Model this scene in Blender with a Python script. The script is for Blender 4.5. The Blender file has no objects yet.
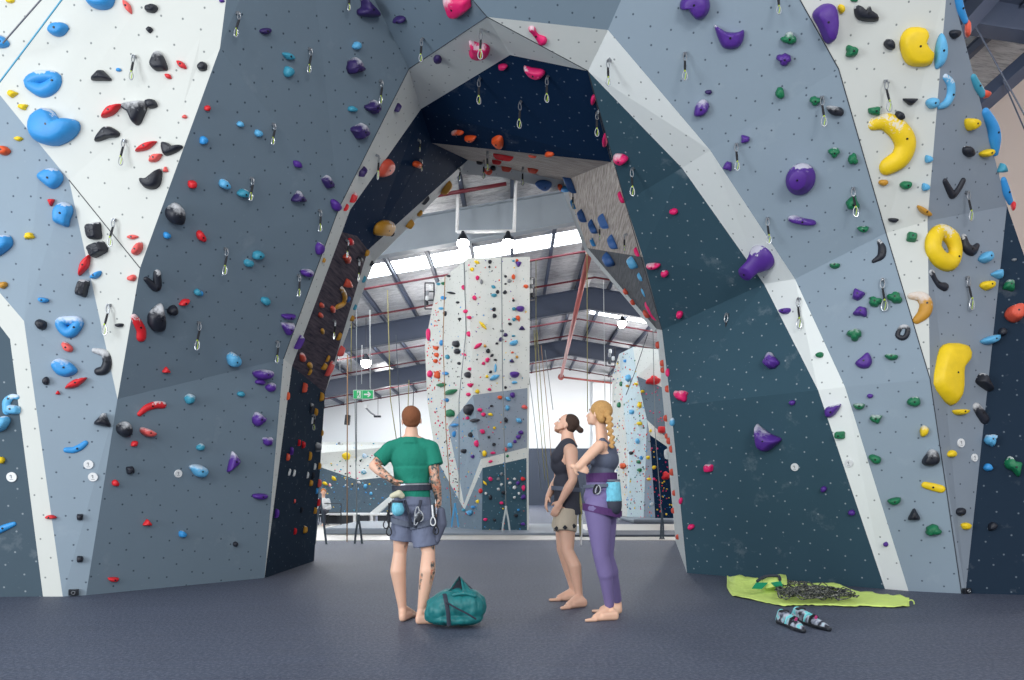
import bpy, bmesh, math, random
import numpy as np
from mathutils import Vector, Matrix, noise
from mathutils.bvhtree import BVHTree

# ------------------------------------------------------------------ camera, world, lights, exposure
S = bpy.context.scene
COL = S.collection
F, HX, HY, CZ = 800.0, 512.0, 490.0, 1.1      # focal length, principal column, horizon row, eye height
cam = bpy.data.cameras.new('camera'); camo = bpy.data.objects.new('camera', cam); COL.objects.link(camo)
camo.location = (0, 0, CZ); camo.rotation_euler = (math.pi/2, 0, 0)
cam.sensor_width = 36; cam.lens = 36*F/1024; cam.shift_y = (HY-340)/1024; cam.clip_end = 300
S.camera = camo
S.view_settings.view_transform = 'Standard'; S.view_settings.look = 'None'
S.view_settings.exposure = 0.2; S.view_settings.gamma = 1; S.view_settings.use_curve_mapping = False
S.cycles.use_denoising = True
S.cycles.max_bounces = 6; S.cycles.diffuse_bounces = 4
S.cycles.sample_clamp_indirect = 6
W = bpy.data.worlds.new('world'); S.world = W; W.use_nodes = True
W.node_tree.nodes['Background'].inputs[0].default_value = (0.90, 0.95, 1.0, 1)
W.node_tree.nodes['Background'].inputs[1].default_value = 0.72

def area_light(name, loc, target, sx, sy, power, col=(1, 1, 1)):
    l = bpy.data.lights.new(name, 'AREA'); l.shape = 'RECTANGLE'; l.size = sx; l.size_y = sy
    l.energy = power; l.color = col
    o = bpy.data.objects.new(name, l); COL.objects.link(o); o.location = loc
    o.rotation_euler = (Vector(target)-Vector(loc)).to_track_quat('-Z', 'Y').to_euler()
    return o
# unseen area lights added behind and above the camera to light the front walls
area_light('front_fill_light_left', (-4.5, -5.0, 6.6), (-1.5, 9, 2.4), 3.5, 2.0, 290, (1, 0.97, 0.93))
area_light('front_fill_light_right', (4.5, -6.0, 6.4), (4.0, 9, 2.2), 4.0, 2.2, 480, (1, 0.98, 0.95))
# unseen area light added left of the camera to brighten left-facing panels
area_light('left_fill_light', (-9.5, 0.0, 3.0), (3.5, 8.5, 4.6), 4.0, 5.0, 640, (0.92, 0.97, 1))
def point_fill(name, loc, power, r=0.25):
    l = bpy.data.lights.new(name, 'POINT'); l.energy = power; l.shadow_soft_size = r; l.color = (1, 0.98, 0.96)
    o = bpy.data.objects.new(name, l); COL.objects.link(o); o.location = loc; return o
# unseen point lights added to brighten the far hall and its foil roof
for lx, ly in ((-9, 20), (-9, 29), (-2.5, 31), (6.5, 30), (-10, 41), (-3, 42), (6, 41), (-8, 53), (0, 53), (7, 53)):
    point_fill('hall_fill_light', (lx, ly, 6.6), 400)
for lx, ly in ((-3.2, 16.5), (2.2, 16.5)): point_fill('hall_fill_light', (lx, ly, 6.9), 260)  # two more unseen lights, added to lift the floor just beyond the arch
point_fill('hall_fill_light', (8.2, 11.0, 7.6), 160)  # unseen light added to brighten the roof corner at the top right

# ------------------------------------------------------------------ helpers
def P(px, py, Y):
    return Vector(((px-HX)/F*Y, Y, CZ+(HY-py)/F*Y))
def Pf(px, py):
    return P(px, py, CZ*F/(py-HY))
def tag(o, label=None, cat=None, group=None, kind=None):
    if label: o['label'] = label
    if cat: o['category'] = cat
    if group: o['group'] = group
    if kind: o['kind'] = kind
    return o
def empty(name, loc=(0, 0, 0)):
    o = bpy.data.objects.new(name, None); COL.objects.link(o); o.location = loc; o.empty_display_size = 0.1
    return o
def link(name, me, mat=None, parent=None, mw=None, smooth=False):
    if mat is not None:
        for m in (mat if isinstance(mat, (list, tuple)) else [mat]): me.materials.append(m)
    if smooth:
        me.polygons.foreach_set('use_smooth', [True]*len(me.polygons))
    o = bpy.data.objects.new(name, me); COL.objects.link(o)
    if mw is not None: o.matrix_world = mw
    if parent:
        o.parent = parent
        o.matrix_parent_inverse = parent.matrix_basis.inverted()
    return o
def bm_obj(name, bm, mat, parent=None, mw=None, smooth=False):
    me = bpy.data.meshes.new(name); bm.to_mesh(me); bm.free()
    return link(name, me, mat, parent, mw, smooth)
def box(bm, c, s, rot=None, bev=0.0):
    M = Matrix.Translation(c) @ (rot.to_4x4() if rot is not None else Matrix.Identity(4)) @ Matrix.Diagonal((s[0], s[1], s[2], 1))
    r = bmesh.ops.create_cube(bm, size=1, matrix=M)
    if bev:
        ed = list({e for v in r['verts'] for e in v.link_edges})
        bmesh.ops.bevel(bm, geom=ed, offset=bev, segments=2, affect='EDGES', profile=0.6)
def tube(bm, pts, r, seg=8, closed=False, flat=None):
    """tube along points; r number or list"""
    pts = [Vector(p) for p in pts]; n = len(pts)
    rr = r if isinstance(r, (list, tuple)) else [r]*n
    rings = []; up = None
    for i, p in enumerate(pts):
        if closed: t = (pts[(i+1) % n]-pts[i-1])
        else: t = pts[min(i+1, n-1)]-pts[max(i-1, 0)]
        t = t.normalized() if t.length > 1e-9 else Vector((0, 0, 1))
        if up is None:
            up = Vector((0, 0, 1)) if abs(t.z) < 0.9 else Vector((0, 1, 0))
        a = t.cross(up)
        if a.length < 1e-6: a = t.orthogonal()
        a.normalize(); b = a.cross(t).normalized(); up = b
        f = flat if flat else 1.0
        rings.append([bm.verts.new(p+a*(math.cos(2*math.pi*k/seg)*rr[i])+b*(math.sin(2*math.pi*k/seg)*rr[i]*f)) for k in range(seg)])
    m = n if closed else n-1
    for i in range(m):
        A, B = rings[i], rings[(i+1) % n]
        for k in range(seg):
            try: bm.faces.new((A[k], A[(k+1) % seg], B[(k+1) % seg], B[k]))
            except ValueError: pass
    if not closed:
        bm.faces.new(rings[0][::-1]); bm.faces.new(rings[-1])
def catmull(pts, n, closed=False):
    pts = [Vector(p) for p in pts]; out = []; m = len(pts)
    segs = m if closed else m-1
    per = max(1, n//segs)
    for i in range(segs):
        if closed: p0, p1, p2, p3 = pts[i-1], pts[i], pts[(i+1) % m], pts[(i+2) % m]
        else: p0, p1, p2, p3 = pts[max(i-1, 0)], pts[i], pts[i+1], pts[min(i+2, m-1)]
        for k in range(per):
            t = k/per
            out.append(0.5*((2*p1)+(p2-p0)*t+(2*p0-5*p1+4*p2-p3)*t*t+(3*p1-p0-3*p2+p3)*t**3))
    if not closed: out.append(pts[-1])
    return out

# ------------------------------------------------------------------ materials
def srgb(r, g, b):
    f = lambda c: (c/255/12.92) if c/255 <= 0.04045 else ((c/255+0.055)/1.055)**2.4
    return (f(r), f(g), f(b), 1)
class NT:
    def __init__(s, name):
        s.m = bpy.data.materials.new(name); s.m.use_nodes = True; s.t = s.m.node_tree
        s.b = s.t.nodes['Principled BSDF']; s.b.inputs['Roughness'].default_value = 0.6
    def n(s, typ, **kw):
        x = s.t.nodes.new(typ)
        for k, v in kw.items():
            if k in x.inputs.keys() or isinstance(k, int): pass
            setattr(x, k, v)
        return x
    def l(s, a, b): s.t.links.new(a, b)
    def noise(s, scale, vec=None, detail=3, rough=0.5):
        x = s.n('ShaderNodeTexNoise'); x.inputs['Scale'].default_value = scale
        x.inputs['Detail'].default_value = detail; x.inputs['Roughness'].default_value = rough
        if vec is not None: s.l(vec, x.inputs['Vector'])
        return x.outputs['Fac']
    def ramp(s, fac, stops):
        x = s.n('ShaderNodeValToRGB'); e = x.color_ramp.elements
        while len(e) < len(stops): e.new(0.5)
        for i, (p, c) in enumerate(stops):
            e[i].position = p; e[i].color = c if len(c) == 4 else (*c, 1)
        s.l(fac, x.inputs[0]); return x.outputs[0]
    def mix(s, fac, a, b, blend='MIX'):
        x = s.n('ShaderNodeMix'); x.data_type = 'RGBA'; x.blend_type = blend
        for v, k in ((fac, 0), (a, 6), (b, 7)):
            if isinstance(v, (int, float)): x.inputs[k].default_value = v
            elif isinstance(v, tuple): x.inputs[k].default_value = v
            else: s.l(v, x.inputs[k])
        return x.outputs[2]
    def math(s, op, a, b=None, clamp=False):
        x = s.n('ShaderNodeMath'); x.operation = op; x.use_clamp = clamp
        for v, k in ((a, 0), (b, 1)):
            if v is None: continue
            if isinstance(v, (int, float)): x.inputs[k].default_value = v
            else: s.l(v, x.inputs[k])
        return x.outputs[0]
    def coord(s, which='Object'):
        return s.n('ShaderNodeTexCoord').outputs[which]
    def mapping(s, vec, scale=(1, 1, 1), rot=(0, 0, 0)):
        x = s.n('ShaderNodeMapping'); x.inputs['Scale'].default_value = scale; x.inputs['Rotation'].default_value = rot
        s.l(vec, x.inputs['Vector']); return x.outputs[0]
    def bump(s, h, strength=0.3, dist=0.01):
        x = s.n('ShaderNodeBump'); x.inputs['Strength'].default_value = strength; x.inputs['Distance'].default_value = dist
        s.l(h, x.inputs['Height']); s.l(x.outputs[0], s.b.inputs['Normal'])
    def col(s, c):
        if isinstance(c, tuple): s.b.inputs['Base Color'].default_value = c
        else: s.l(c, s.b.inputs['Base Color'])
def plain(name, rgb, rough=0.6, metal=0.0, nz=0.0, nscale=20, bump=0.0):
    t = NT(name); t.b.inputs['Roughness'].default_value = rough; t.b.inputs['Metallic'].default_value = metal
    c = srgb(*rgb)
    v = t.coord()
    f = t.noise(nscale, v)
    k = 0.12 if nz == 0 else nz
    lo = tuple(max(0, x*(1-k)) for x in c[:3])+(1,); hi = tuple(min(1, x*(1+k)) for x in c[:3])+(1,)
    t.col(t.mix(f, lo, hi))
    if bump: t.bump(f, bump, 0.01)
    return t.m
def panel_mat(name, rgb, dot, vary=0.06, rough=0.55, chalk=0.25):
    """painted plywood with a jittered grid of bolt holes (uv in metres)"""
    t = NT(name); t.b.inputs['Roughness'].default_value = 0.7; t.b.inputs['Specular IOR Level'].default_value = 0.02 if sum(rgb) < 260 else 0.12
    uv = t.coord('UV'); c = srgb(*rgb)
    n1 = t.noise(1.2, uv, 4, 0.6); n2 = t.noise(14, uv, 3)
    lo = tuple(x*(1-vary) for x in c[:3])+(1,); hi = tuple(min(1, x*(1+vary)) for x in c[:3])+(1,)
    base = t.mix(n1, lo, hi)
    base = t.mix(t.math('MULTIPLY', n2, 0.12), base, tuple(x*0.8 for x in c[:3])+(1,))
    # chalk smudges and rubber scuffs
    sm = t.ramp(t.noise(2.6, uv, 5, 0.65), [(0.60, (0, 0, 0)), (0.80, (1, 1, 1))])
    base = t.mix(t.math('MULTIPLY', sm, chalk), base, srgb(205, 212, 218))
    spk = t.ramp(t.noise(30, uv, 2), [(0.72, (0, 0, 0)), (0.78, (1, 1, 1))])
    base = t.mix(t.math('MULTIPLY', spk, chalk*0.7), base, srgb(215, 220, 225))
    vo = t.n('ShaderNodeTexVoronoi'); vo.feature = 'F1'; vo.voronoi_dimensions = '2D'; vo.inputs['Scale'].default_value = 5.0
    vo.inputs['Randomness'].default_value = 0.42
    mp = t.mapping(uv, (1, 1, 1), (0, 0, 0.35)); t.l(mp, vo.inputs['Vector'])
    d = t.ramp(vo.outputs['Distance'], [(0.034, (1, 1, 1)), (0.060, (0, 0, 0))])
    base = t.mix(t.math('MULTIPLY', d, 0.8), base, srgb(*dot))
    t.col(base)
    t.bump(t.math('SUBTRACT', t.math('MULTIPLY', n2, 0.3), d), 0.25, 0.006)
    return t.m
def wood_mat(name, a, b, dot=(60, 55, 50), scale=(1.2, 14)):
    t = NT(name); t.b.inputs['Roughness'].default_value = 0.7; t.b.inputs['Specular IOR Level'].default_value = 0.03
    uv = t.coord('UV')
    m = t.mapping(uv, (scale[0], scale[1], 1), (0, 0, 0.15))
    f = t.noise(2.2, m, 6, 0.65); g = t.noise(1.4, uv, 3)
    base = t.mix(t.ramp(f, [(0.3, (0, 0, 0)), (0.7, (1, 1, 1))]), srgb(*a), srgb(*b))
    base = t.mix(t.math('MULTIPLY', g, 0.3), base, srgb(*a))
    t.col(base); t.bump(f, 0.3, 0.004)
    return t.m
M_white = panel_mat('white_panel_paint', (208, 211, 207), (100, 108, 110), 0.03, chalk=0.1)
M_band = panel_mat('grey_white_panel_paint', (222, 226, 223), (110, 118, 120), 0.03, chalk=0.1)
M_pale = panel_mat('pale_blue_panel_paint', (142, 158, 172), (58, 70, 84), 0.05, chalk=0.12)
M_grey = panel_mat('blue_grey_panel_paint', (136, 147, 160), (52, 62, 76), 0.05, chalk=0.12)
M_slate = panel_mat('slate_panel_paint', (114, 131, 145), (36, 50, 64), 0.06, chalk=0.12)
M_char = panel_mat('charcoal_panel_paint', (74, 90, 102), (150, 160, 168), 0.08, chalk=0.2)
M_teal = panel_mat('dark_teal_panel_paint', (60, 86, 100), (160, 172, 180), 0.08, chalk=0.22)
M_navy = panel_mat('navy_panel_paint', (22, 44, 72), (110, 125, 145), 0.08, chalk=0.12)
M_pale2 = panel_mat('icy_blue_panel_paint', (196, 214, 220), (120, 130, 140), 0.03)
M_bright = panel_mat('bright_white_panel_paint', (236, 241, 240), (110, 118, 120), 0.02, chalk=0.05)
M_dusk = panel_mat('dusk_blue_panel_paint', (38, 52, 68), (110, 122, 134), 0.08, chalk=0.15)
M_strip = panel_mat('grey_edge_panel_paint', (186, 192, 194), (90, 96, 100), 0.05)
M_wood = wood_mat('weathered_wood_panel', (112, 104, 100), (208, 200, 194))
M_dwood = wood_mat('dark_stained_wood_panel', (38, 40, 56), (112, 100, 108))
M_gwood = wood_mat('grey_stained_wood_panel', (70, 74, 80), (112, 114, 118))

# ------------------------------------------------------------------ the climbing arch: facets sharing corners
V = {}
def v(n, px, py, Y=None): V[n] = [px, py, Y]          # Y None: the corner stands on the floor
v('L0', -90, 598); v('L1', 43, 596.5); v('L2', 62.7, 596.5); v('L3', 86, 595.3); v('L4', 264.5, 578)
v('L5', 10, 339, 8.0); v('L5b', -90, 209, 7.8); v('L6', 24, 321, 8.0); v('L6b', -90, 188, 7.8)
v('Va', -90, -16, 7.6); v('Vm', 42, 147, 7.8); v('Vb', 69, 180, 7.9); v('Vc', 140, 268, 8.1); v('Vd', 117.5, 399, 8.25)
v('Ve', 220, 48, 7.9); v('Vf', 245, -150, 7.1); v('TL', -90, -150, 7.2)
v('B1', 409, 69, 8.3); v('B2', 339, 208, 9.0); v('B3', 283.5, 359, 9.6)
v('T2', 300, -150, 7.1); v('T3', 345, -150, 7.1); v('T4', 686, -150, 7.1)
v('A1', 487, 17, 7.9); v('A2', 608, 30, 8.0); v('A3', 588, 71, 8.4)
v('C0', 421, 109, 8.9); v('C1', 510, 55, 8.6); v('C2', 350, 210, 9.4); v('C3', 292, 366, 9.95)
v('N2', 432, 143, 11.3); v('N3', 468, 160, 12.3); v('N4', 611, 162, 11.2)
v('Q1', 342, 232, 9.45); v('Q2', 357, 236, 10.2)
v('R3', 368, 250, 11.6); v('R2', 325, 393, 12.0); v('R1', 314, 561)
v('P5', 564, 181, 12.3); v('P7', 563, 191, 12.4); v('P8', 503, 177.5, 12.5); v('P9', 460, 174, 12.5)
v('E1', 374, 262, 12.0)
v('X1', 643, 257, 9.9); v('P10', 587.5, 248, 12.2); v('Pb', 584.5, 250, 12.3); v('Xt', 656.5, 329, 13.0); v('Xb', 654, 332, 13.1)
v('e1', 625, 202, 9.4); v('e2', 662, 330, 10.2); v('e3', 671, 406, 10.4); v('F0', 687, 573); v('R5', 675.5, 541)
v('J1', 682, 168, 8.9); v('J2', 764, 284, 9.0); v('J3', 818, 390, 8.95); v('F1', 885, 589)
v('K1', 710, 150, 8.4); v('K2', 795, 279, 8.6); v('K3', 845, 387, 8.7); v('F2', 908.5, 591)
v('M0', 716, -150, 7.1); v('M1', 838.6, 69, 7.9); v('M2', 886, 233, 8.2); v('M3', 930, 379, 8.35); v('F3', 961.5, 593.5)
v('H0', 940, -150, 7.3); v('Gt', 948, -25, 7.5); v('H2', 927.5, 221, 8.1); v('I1', 1007, 206, 8.3); v('F4', 965.5, 593.5)
v('F5', 1110, 597); v('I2', 1110, 503, 8.6)
PANELS = [  # corners, material, where it is (used in labels), weight
 ('L0 L1 L5 L5b', M_char, 'far left charcoal panel'),
 ('L1 L2 L6 L5', M_white, 'far left white strip'), ('L5 L6 L6b L5b', M_white, 'far left white strip'),
 ('L6b L6 Vm Va', M_pale, 'left pale grey panel'), ('L6 Vd Vb Vm', M_pale, 'left pale grey panel'), ('L2 L3 Vd L6', M_pale, 'left pale lower panel'),
 ('Vb Vd Vc', M_white, 'left white triangle'), ('Va Vm Vb Vc Ve Vf TL', M_white, 'left white wall'),
 ('L3 L4 B3 Vd', M_slate, 'left slate lower panel'), ('Vd B3 B2 Ve Vc', M_slate, 'left slate middle panel'),
 ('Ve B2 B1 T2 Vf', M_slate, 'left slate upper panel'), ('T2 B1 A1 T3', M_slate, 'left slate upper panel'),
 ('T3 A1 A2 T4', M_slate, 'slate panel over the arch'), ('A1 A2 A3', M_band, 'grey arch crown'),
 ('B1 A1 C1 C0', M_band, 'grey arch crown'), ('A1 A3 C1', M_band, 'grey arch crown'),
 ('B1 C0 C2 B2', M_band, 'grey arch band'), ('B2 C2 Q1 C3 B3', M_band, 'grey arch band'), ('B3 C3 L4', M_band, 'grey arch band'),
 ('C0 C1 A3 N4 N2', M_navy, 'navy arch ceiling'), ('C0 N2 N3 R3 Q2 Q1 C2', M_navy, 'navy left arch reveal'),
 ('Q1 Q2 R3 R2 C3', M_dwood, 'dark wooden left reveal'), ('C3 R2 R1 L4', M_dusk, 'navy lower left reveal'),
 ('N2 N4 P5 N3', M_wood, 'wooden arch ceiling'), ('N3 P5 P7 P8 P9', M_strip, 'back lip of the arch'),
 ('N3 P9 E1 R3', M_strip, 'grey edge of left reveal'), ('R3 E1 R2', M_strip, 'grey edge of left reveal'),
 ('N4 e1 X1 P10 P5', M_wood, 'wooden right pillar'), ('P10 X1 e2 Xt', M_gwood, 'grey wooden right pillar'),
 ('P5 P10 Pb P7', M_strip, 'pale edge of right pillar'), ('P10 Xt Xb Pb', M_strip, 'pale edge of right pillar'),
 ('e2 e3 F0 R5 Xt', M_strip, 'grey right arch reveal'),
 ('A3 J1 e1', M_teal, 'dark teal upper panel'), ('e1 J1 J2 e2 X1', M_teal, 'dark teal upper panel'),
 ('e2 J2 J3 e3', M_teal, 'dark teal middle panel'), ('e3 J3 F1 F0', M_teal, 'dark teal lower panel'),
 ('A3 A2 K1 J1', M_bright, 'right white band'), ('J1 K1 K2 J2', M_bright, 'right white band'),
 ('J2 K2 K3 J3', M_bright, 'right white band'), ('J3 K3 F2 F1', M_bright, 'right white band'),
 ('A2 T4 M0 M1 K1', M_pale, 'right pale upper panel'), ('K1 M1 M2 K2', M_pale, 'right pale blue panel'),
 ('K2 M2 M3 K3', M_pale, 'right pale middle panel'), ('K3 M3 F3 F2', M_pale, 'right pale lower panel'),
 ('M0 H0 Gt H2 M2 M1', M_white, 'right white wall'), ('M2 H2 M3', M_white, 'right white wall'),
 ('Gt I1 H2', M_grey, 'far right grey panel'), ('H2 I1 F4 F3 M3', M_grey, 'far right grey panel'),
 ('I1 I2 F5 F4', M_dusk, 'far right navy panel'),
]
names = list(V); idx = {n: i for i, n in enumerate(names)}
def solve():
    rows = []; rhs = []; n = len(names); npn = len(PANELS)
    def row(d, r, w):
        a = np.zeros(n+3*npn); 
        for k, val in d: a[k] += val*w
        rows.append(a); rhs.append(r*w)
    for nm in names:
        px, py, Y = V[nm]
        if Y is None: row([(idx[nm], 1)], (py-HY)/(CZ*F), 400)
        else: row([(idx[nm], 1)], 1/Y, 1.0)
    for k, (cs, m, lab) in enumerate(PANELS):
        for c in cs.split():
            px, py, _ = V[c]
            row([(idx[c], 1), (n+3*k, -(px-HX)/400), (n+3*k+1, -(py-HY)/400), (n+3*k+2, -1)], 0, 8 if len(cs.split()) > 3 else 1)
    x = np.linalg.lstsq(np.array(rows), np.array(rhs), rcond=None)[0]
    for nm in names: V[nm][2] = 1/x[idx[nm]]
solve()
PT = {n: P(*V[n]) for n in names}
for n in names:
    if V[n][1] > 540: PT[n].z = 0.0
arch = empty('climbing_arch', (0, 9, 0))
tag(arch, 'tall faceted climbing arch of white, slate, pale blue and navy panels', 'climbing wall')
BV_v, BV_f, BV_p, PN = [], [], [], []
def build_panels(panels, PT, parent, th=0.04, k0=0):
    for k, (cs, mat, lab) in enumerate(panels):
        k += k0
        pts = [PT[c] for c in cs.split()]
        cen = sum(pts, Vector())/len(pts)
        nrm = Vector()
        for i in range(len(pts)):
            a, b = pts[i]-cen, pts[(i+1) % len(pts)]-cen
            nrm += a.cross(b)
        nrm.normalize()
        if nrm.dot(Vector((0, 0, CZ))-cen) < 0: nrm = -nrm; pts = pts[::-1]
        PN.append(nrm)
        bm = bmesh.new()
        fr = [bm.verts.new(p) for p in pts]; bk = [bm.verts.new(p-nrm*th) for p in pts]
        f0 = bm.faces.new(fr); bm.faces.new(bk[::-1])
        for i in range(len(pts)):
            j = (i+1) % len(pts); bm.faces.new((fr[i], bk[i], bk[j], fr[j]))
        u = Vector((0, 0, 1)).cross(nrm)
        if u.length < 0.05: u = Vector((1, 0, 0))
        u.normalize(); w = nrm.cross(u)
        uvl = bm.loops.layers.uv.new('UVMap')
        tri = bmesh.ops.triangulate(bm, faces=[f0])['faces']
        for f in bm.faces:
            for l in f.loops: l[uvl].uv = (l.vert.co.dot(u)+k*1.7, l.vert.co.dot(w))
        for f in tri:
            b0 = len(BV_v); BV_v.extend([l.vert.co.copy() for l in f.loops]); BV_f.append((b0, b0+1, b0+2)); BV_p.append(k)
        bm_obj('wall_panel', bm, mat, parent)
build_panels(PANELS, PT, arch)
M_seam = plain('dark_panel_joint', (48, 54, 62), .8)
for path in ('M0 M1 M2 M3 F3', 'Vb Vc', 'T3 A1 B1 B2 B3', 'A1 A3', 'A3 N4', 'A3 e1 e2'):
    bm = bmesh.new(); tube(bm, [PT[c]+Vector((0, -.002, 0)) for c in path.split()], .0045, 6)
    bm_obj('panel_joint', bm, M_seam, arch)
# ------------------------------------------------------------------ climbing towers and boulder wall beyond the arch
def pts_of(txt):
    d = {}
    for it in txt.split(';'):
        a = it.split(); y = CZ*F/(float(a[2])-HY) if a[3] == 'f' else float(a[3])
        d[a[0]] = P(float(a[1]), float(a[2]), y)
        if a[3] == 'f': d[a[0]].z = 0
    return d
T1 = pts_of('A 468 258 20.9;C 473 395 20.8;E 481 459 20.7;Fa 482.5 468 20.7;I 482 532.6 f;Ar 528 257 20.8;Cr 527.5 388 20.7;Er 527 447.5 20.6;Fr 526.5 458 20.6;Ir 527 533 f;'
            'B 437 283 22.2;D 448 427 21.9;H 457.5 470 21.6;G 464 504 21.4;Gp 464.5 510 21.4;J 464 531.2 f;K 425 345 22.6;L 427 400 22.5;Q 436 458 22.3;Nn 443 529.8 f;'
            'Ab 526 257 23.5;Ib 526 527 23.5')
PAN_T1 = [('A C Cr Ar', M_white, 'white tower face'), ('C E Er Cr', M_grey, 'blue-grey tower face'), ('E Fa Fr Er', M_white, 'white tower stripe'), ('Fa I Ir Fr', M_teal, 'navy tower foot'),
          ('A B D C', M_white, 'white tower side'), ('C D H G E', M_pale, 'grey tower side'), ('E G Gp Fa', M_white, 'white tower stripe'), ('Fa Gp J I', M_slate, 'dark tower side foot'),
          ('B K L D', M_white, 'narrow white tower side'), ('D L Q Gp G H', M_white, 'narrow white tower side'), ('Q Nn J Gp', M_slate, 'dark tower side foot'), ('Ar Cr Er Fr Ir Ib Ab', M_white, 'hidden tower side')]
T2 = pts_of('A 633 347 29;B 619 354 30.6;K 612.5 376 30.8;L 612 420 30.8;Lf 618.5 519.4 f;mb 627 520.1 f;m 628 456 29.4;nb 643.5 521.1 f;n 648 428 28.2;A2 637 376 28.6;A3 647 420 28.2;A4 650 435 28;Af 655.5 522 f;'
            'T 668 350 28.6;U 668 390 28.3;W 668 439 28;X 669 448 28;Y 678 522 f')
PAN_T2 = [('B K L Lf mb m', M_white, 'pale side of far tower'), ('B m mb nb n A3 A2 A', M_pale2, 'bright face of far tower'), ('A3 n nb Af A4', M_grey, 'grey edge of far tower'),
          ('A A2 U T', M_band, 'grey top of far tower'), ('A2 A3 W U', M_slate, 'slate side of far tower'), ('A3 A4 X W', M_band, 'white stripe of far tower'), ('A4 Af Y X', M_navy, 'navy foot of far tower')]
T3 = pts_of('a 290 442 38;b 435 442 38;c 435 472 37;d 382 477.5 36.5;e 358 480 36.5;g 320 467 37;h 290 455 37;i 290 515 f;j 435 515 f')
PAN_T3 = [('a b c d e g h', M_white, 'white upper boulder wall'), ('h g e d c j i', M_char, 'grey lower boulder wall')]
tower = empty('climbing_tower', (-0.8, 21.5, 0)); tag(tower, 'white, blue-grey and navy climbing tower crowded with holds standing in the middle of the hall', 'climbing tower')
tower2 = empty('climbing_tower', (4.8, 29, 0)); tag(tower2, 'pale leaning climbing tower behind the right pillar of the arch, dotted with tiny holds', 'climbing tower')
boulder = empty('bouldering_wall', (-5, 37, 0)); tag(boulder, 'low white and grey bouldering wall far behind the man in green', 'climbing wall')
build_panels(PAN_T1, T1, tower, 0.05, len(PANELS)); build_panels(PAN_T2, T2, tower2, 0.05, len(PANELS)+len(PAN_T1))
build_panels(PAN_T3, T3, boulder, 0.05, len(PANELS)+len(PAN_T1)+len(PAN_T2))
NARCH = len(PANELS); PANELS += PAN_T1+PAN_T2+PAN_T3
BV = BVHTree.FromPolygons(BV_v, BV_f)
def cast(px, py):
    """where the line of sight through a photo pixel meets the climbing arch -> point, normal, panel index"""
    d = P(px, py, 1)-Vector((0, 0, CZ)); d.normalize()
    h = BV.ray_cast(Vector((0, 0, CZ)), d, 60)
    if h[0] is None:
        best = None
        for rad in range(1, 30):
            for a in range(12):
                dd = P(px+rad*math.cos(a*math.pi/6), py+rad*math.sin(a*math.pi/6), 1)-Vector((0, 0, CZ))
                h = BV.ray_cast(Vector((0, 0, CZ)), dd.normalized(), 60)
                if h[0] is not None: break
            if h[0] is not None: break
    k = BV_p[h[2]]
    return h[0], PN[k], k
# ------------------------------------------------------------------ the hall: floor, walls, roof
def struct(o): o['kind'] = 'structure'; return o
def floor_mat():
    t = NT('grey_carpet'); v_ = t.coord('Object')
    a = t.noise(0.5, v_, 4); b = t.noise(38, v_, 3, 0.7); c = t.noise(3, t.mapping(v_, (0.35, 3.5, 1)), 4, 0.6)
    base = t.mix(a, srgb(50, 58, 80), srgb(74, 83, 104))
    base = t.mix(t.math('MULTIPLY', t.ramp(c, [(0.35, (0, 0, 0)), (0.7, (1, 1, 1))]), 0.35), base, srgb(40, 44, 60))
    base = t.mix(t.math('MULTIPLY', t.ramp(b, [(0.45, (0, 0, 0)), (0.62, (1, 1, 1))]), 0.4), base, srgb(124, 130, 144))
    t.col(base); t.b.inputs['Roughness'].default_value = 0.6
    t.bump(b, 0.8, 0.015)
    return t.m
M_carpet = floor_mat()
M_matting = plain('pale_vinyl_matting', (196, 192, 186), 0.35, nz=0.04, nscale=0.6)
M_mat2 = plain('grey_vinyl_mat', (120, 130, 142), 0.5, nz=0.05, nscale=1)
M_hallwall = plain('white_sheet_wall', (226, 230, 232), 0.7, nz=0.03, nscale=0.4)
M_beige = plain('beige_painted_wall', (206, 190, 182), 0.7, nz=0.03, nscale=0.4)
M_darkwall = plain('dark_slate_wall_paint', (58, 68, 84), 0.6, nz=0.06)
M_steel = plain('blue_grey_steel', (132, 142, 152), 0.45, nz=0.05, nscale=3)
M_steel_dark = plain('dark_navy_steel', (52, 62, 82), 0.5, nz=0.05)
M_red = plain('red_sprinkler_pipe', (92, 20, 34), 0.4)
M_copper = plain('salmon_pipe_paint', (150, 78, 74), 0.45)
def roof_mat():
    t = NT('foil_insulation'); v_ = t.coord('Object')
    a = t.noise(1.3, t.mapping(v_, (0.5, 3.0, 1)), 5, 0.6); b = t.noise(9, t.mapping(v_, (0.35, 2.2, 1)), 4, 0.7)
    base = t.mix(a, srgb(140, 144, 150), srgb(226, 227, 228))
    base = t.mix(t.math('MULTIPLY', t.ramp(b, [(0.48, (0, 0, 0)), (0.6, (1, 1, 1))]), 0.55), base, srgb(92, 97, 108))
    t.col(base); t.b.inputs['Metallic'].default_value = 0.2; t.b.inputs['Roughness'].default_value = 0.42
    t.bump(t.math('ADD', a, t.math('MULTIPLY', b, 0.5)), 0.9, 0.12)
    return t.m
M_foil = roof_mat()
def emit(name, col, s):
    t = NT(name); t.b.inputs['Base Color'].default_value = col
    t.b.inputs['Emission Color'].default_value = col; t.b.inputs['Emission Strength'].default_value = s
    return t.m
M_sky = emit('translucent_skylight_sheet', (0.88, 0.95, 1, 1), 7)
XR, HR, SL = 3.4, 10.1, 0.17                    # ridge line and roof pitch
XL, XW, YB, Y0 = -15.0, 10.0, 58.0, 9.0         # side walls, back wall, where the roof starts
def roofz(x): return HR-SL*abs(x-XR)
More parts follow.
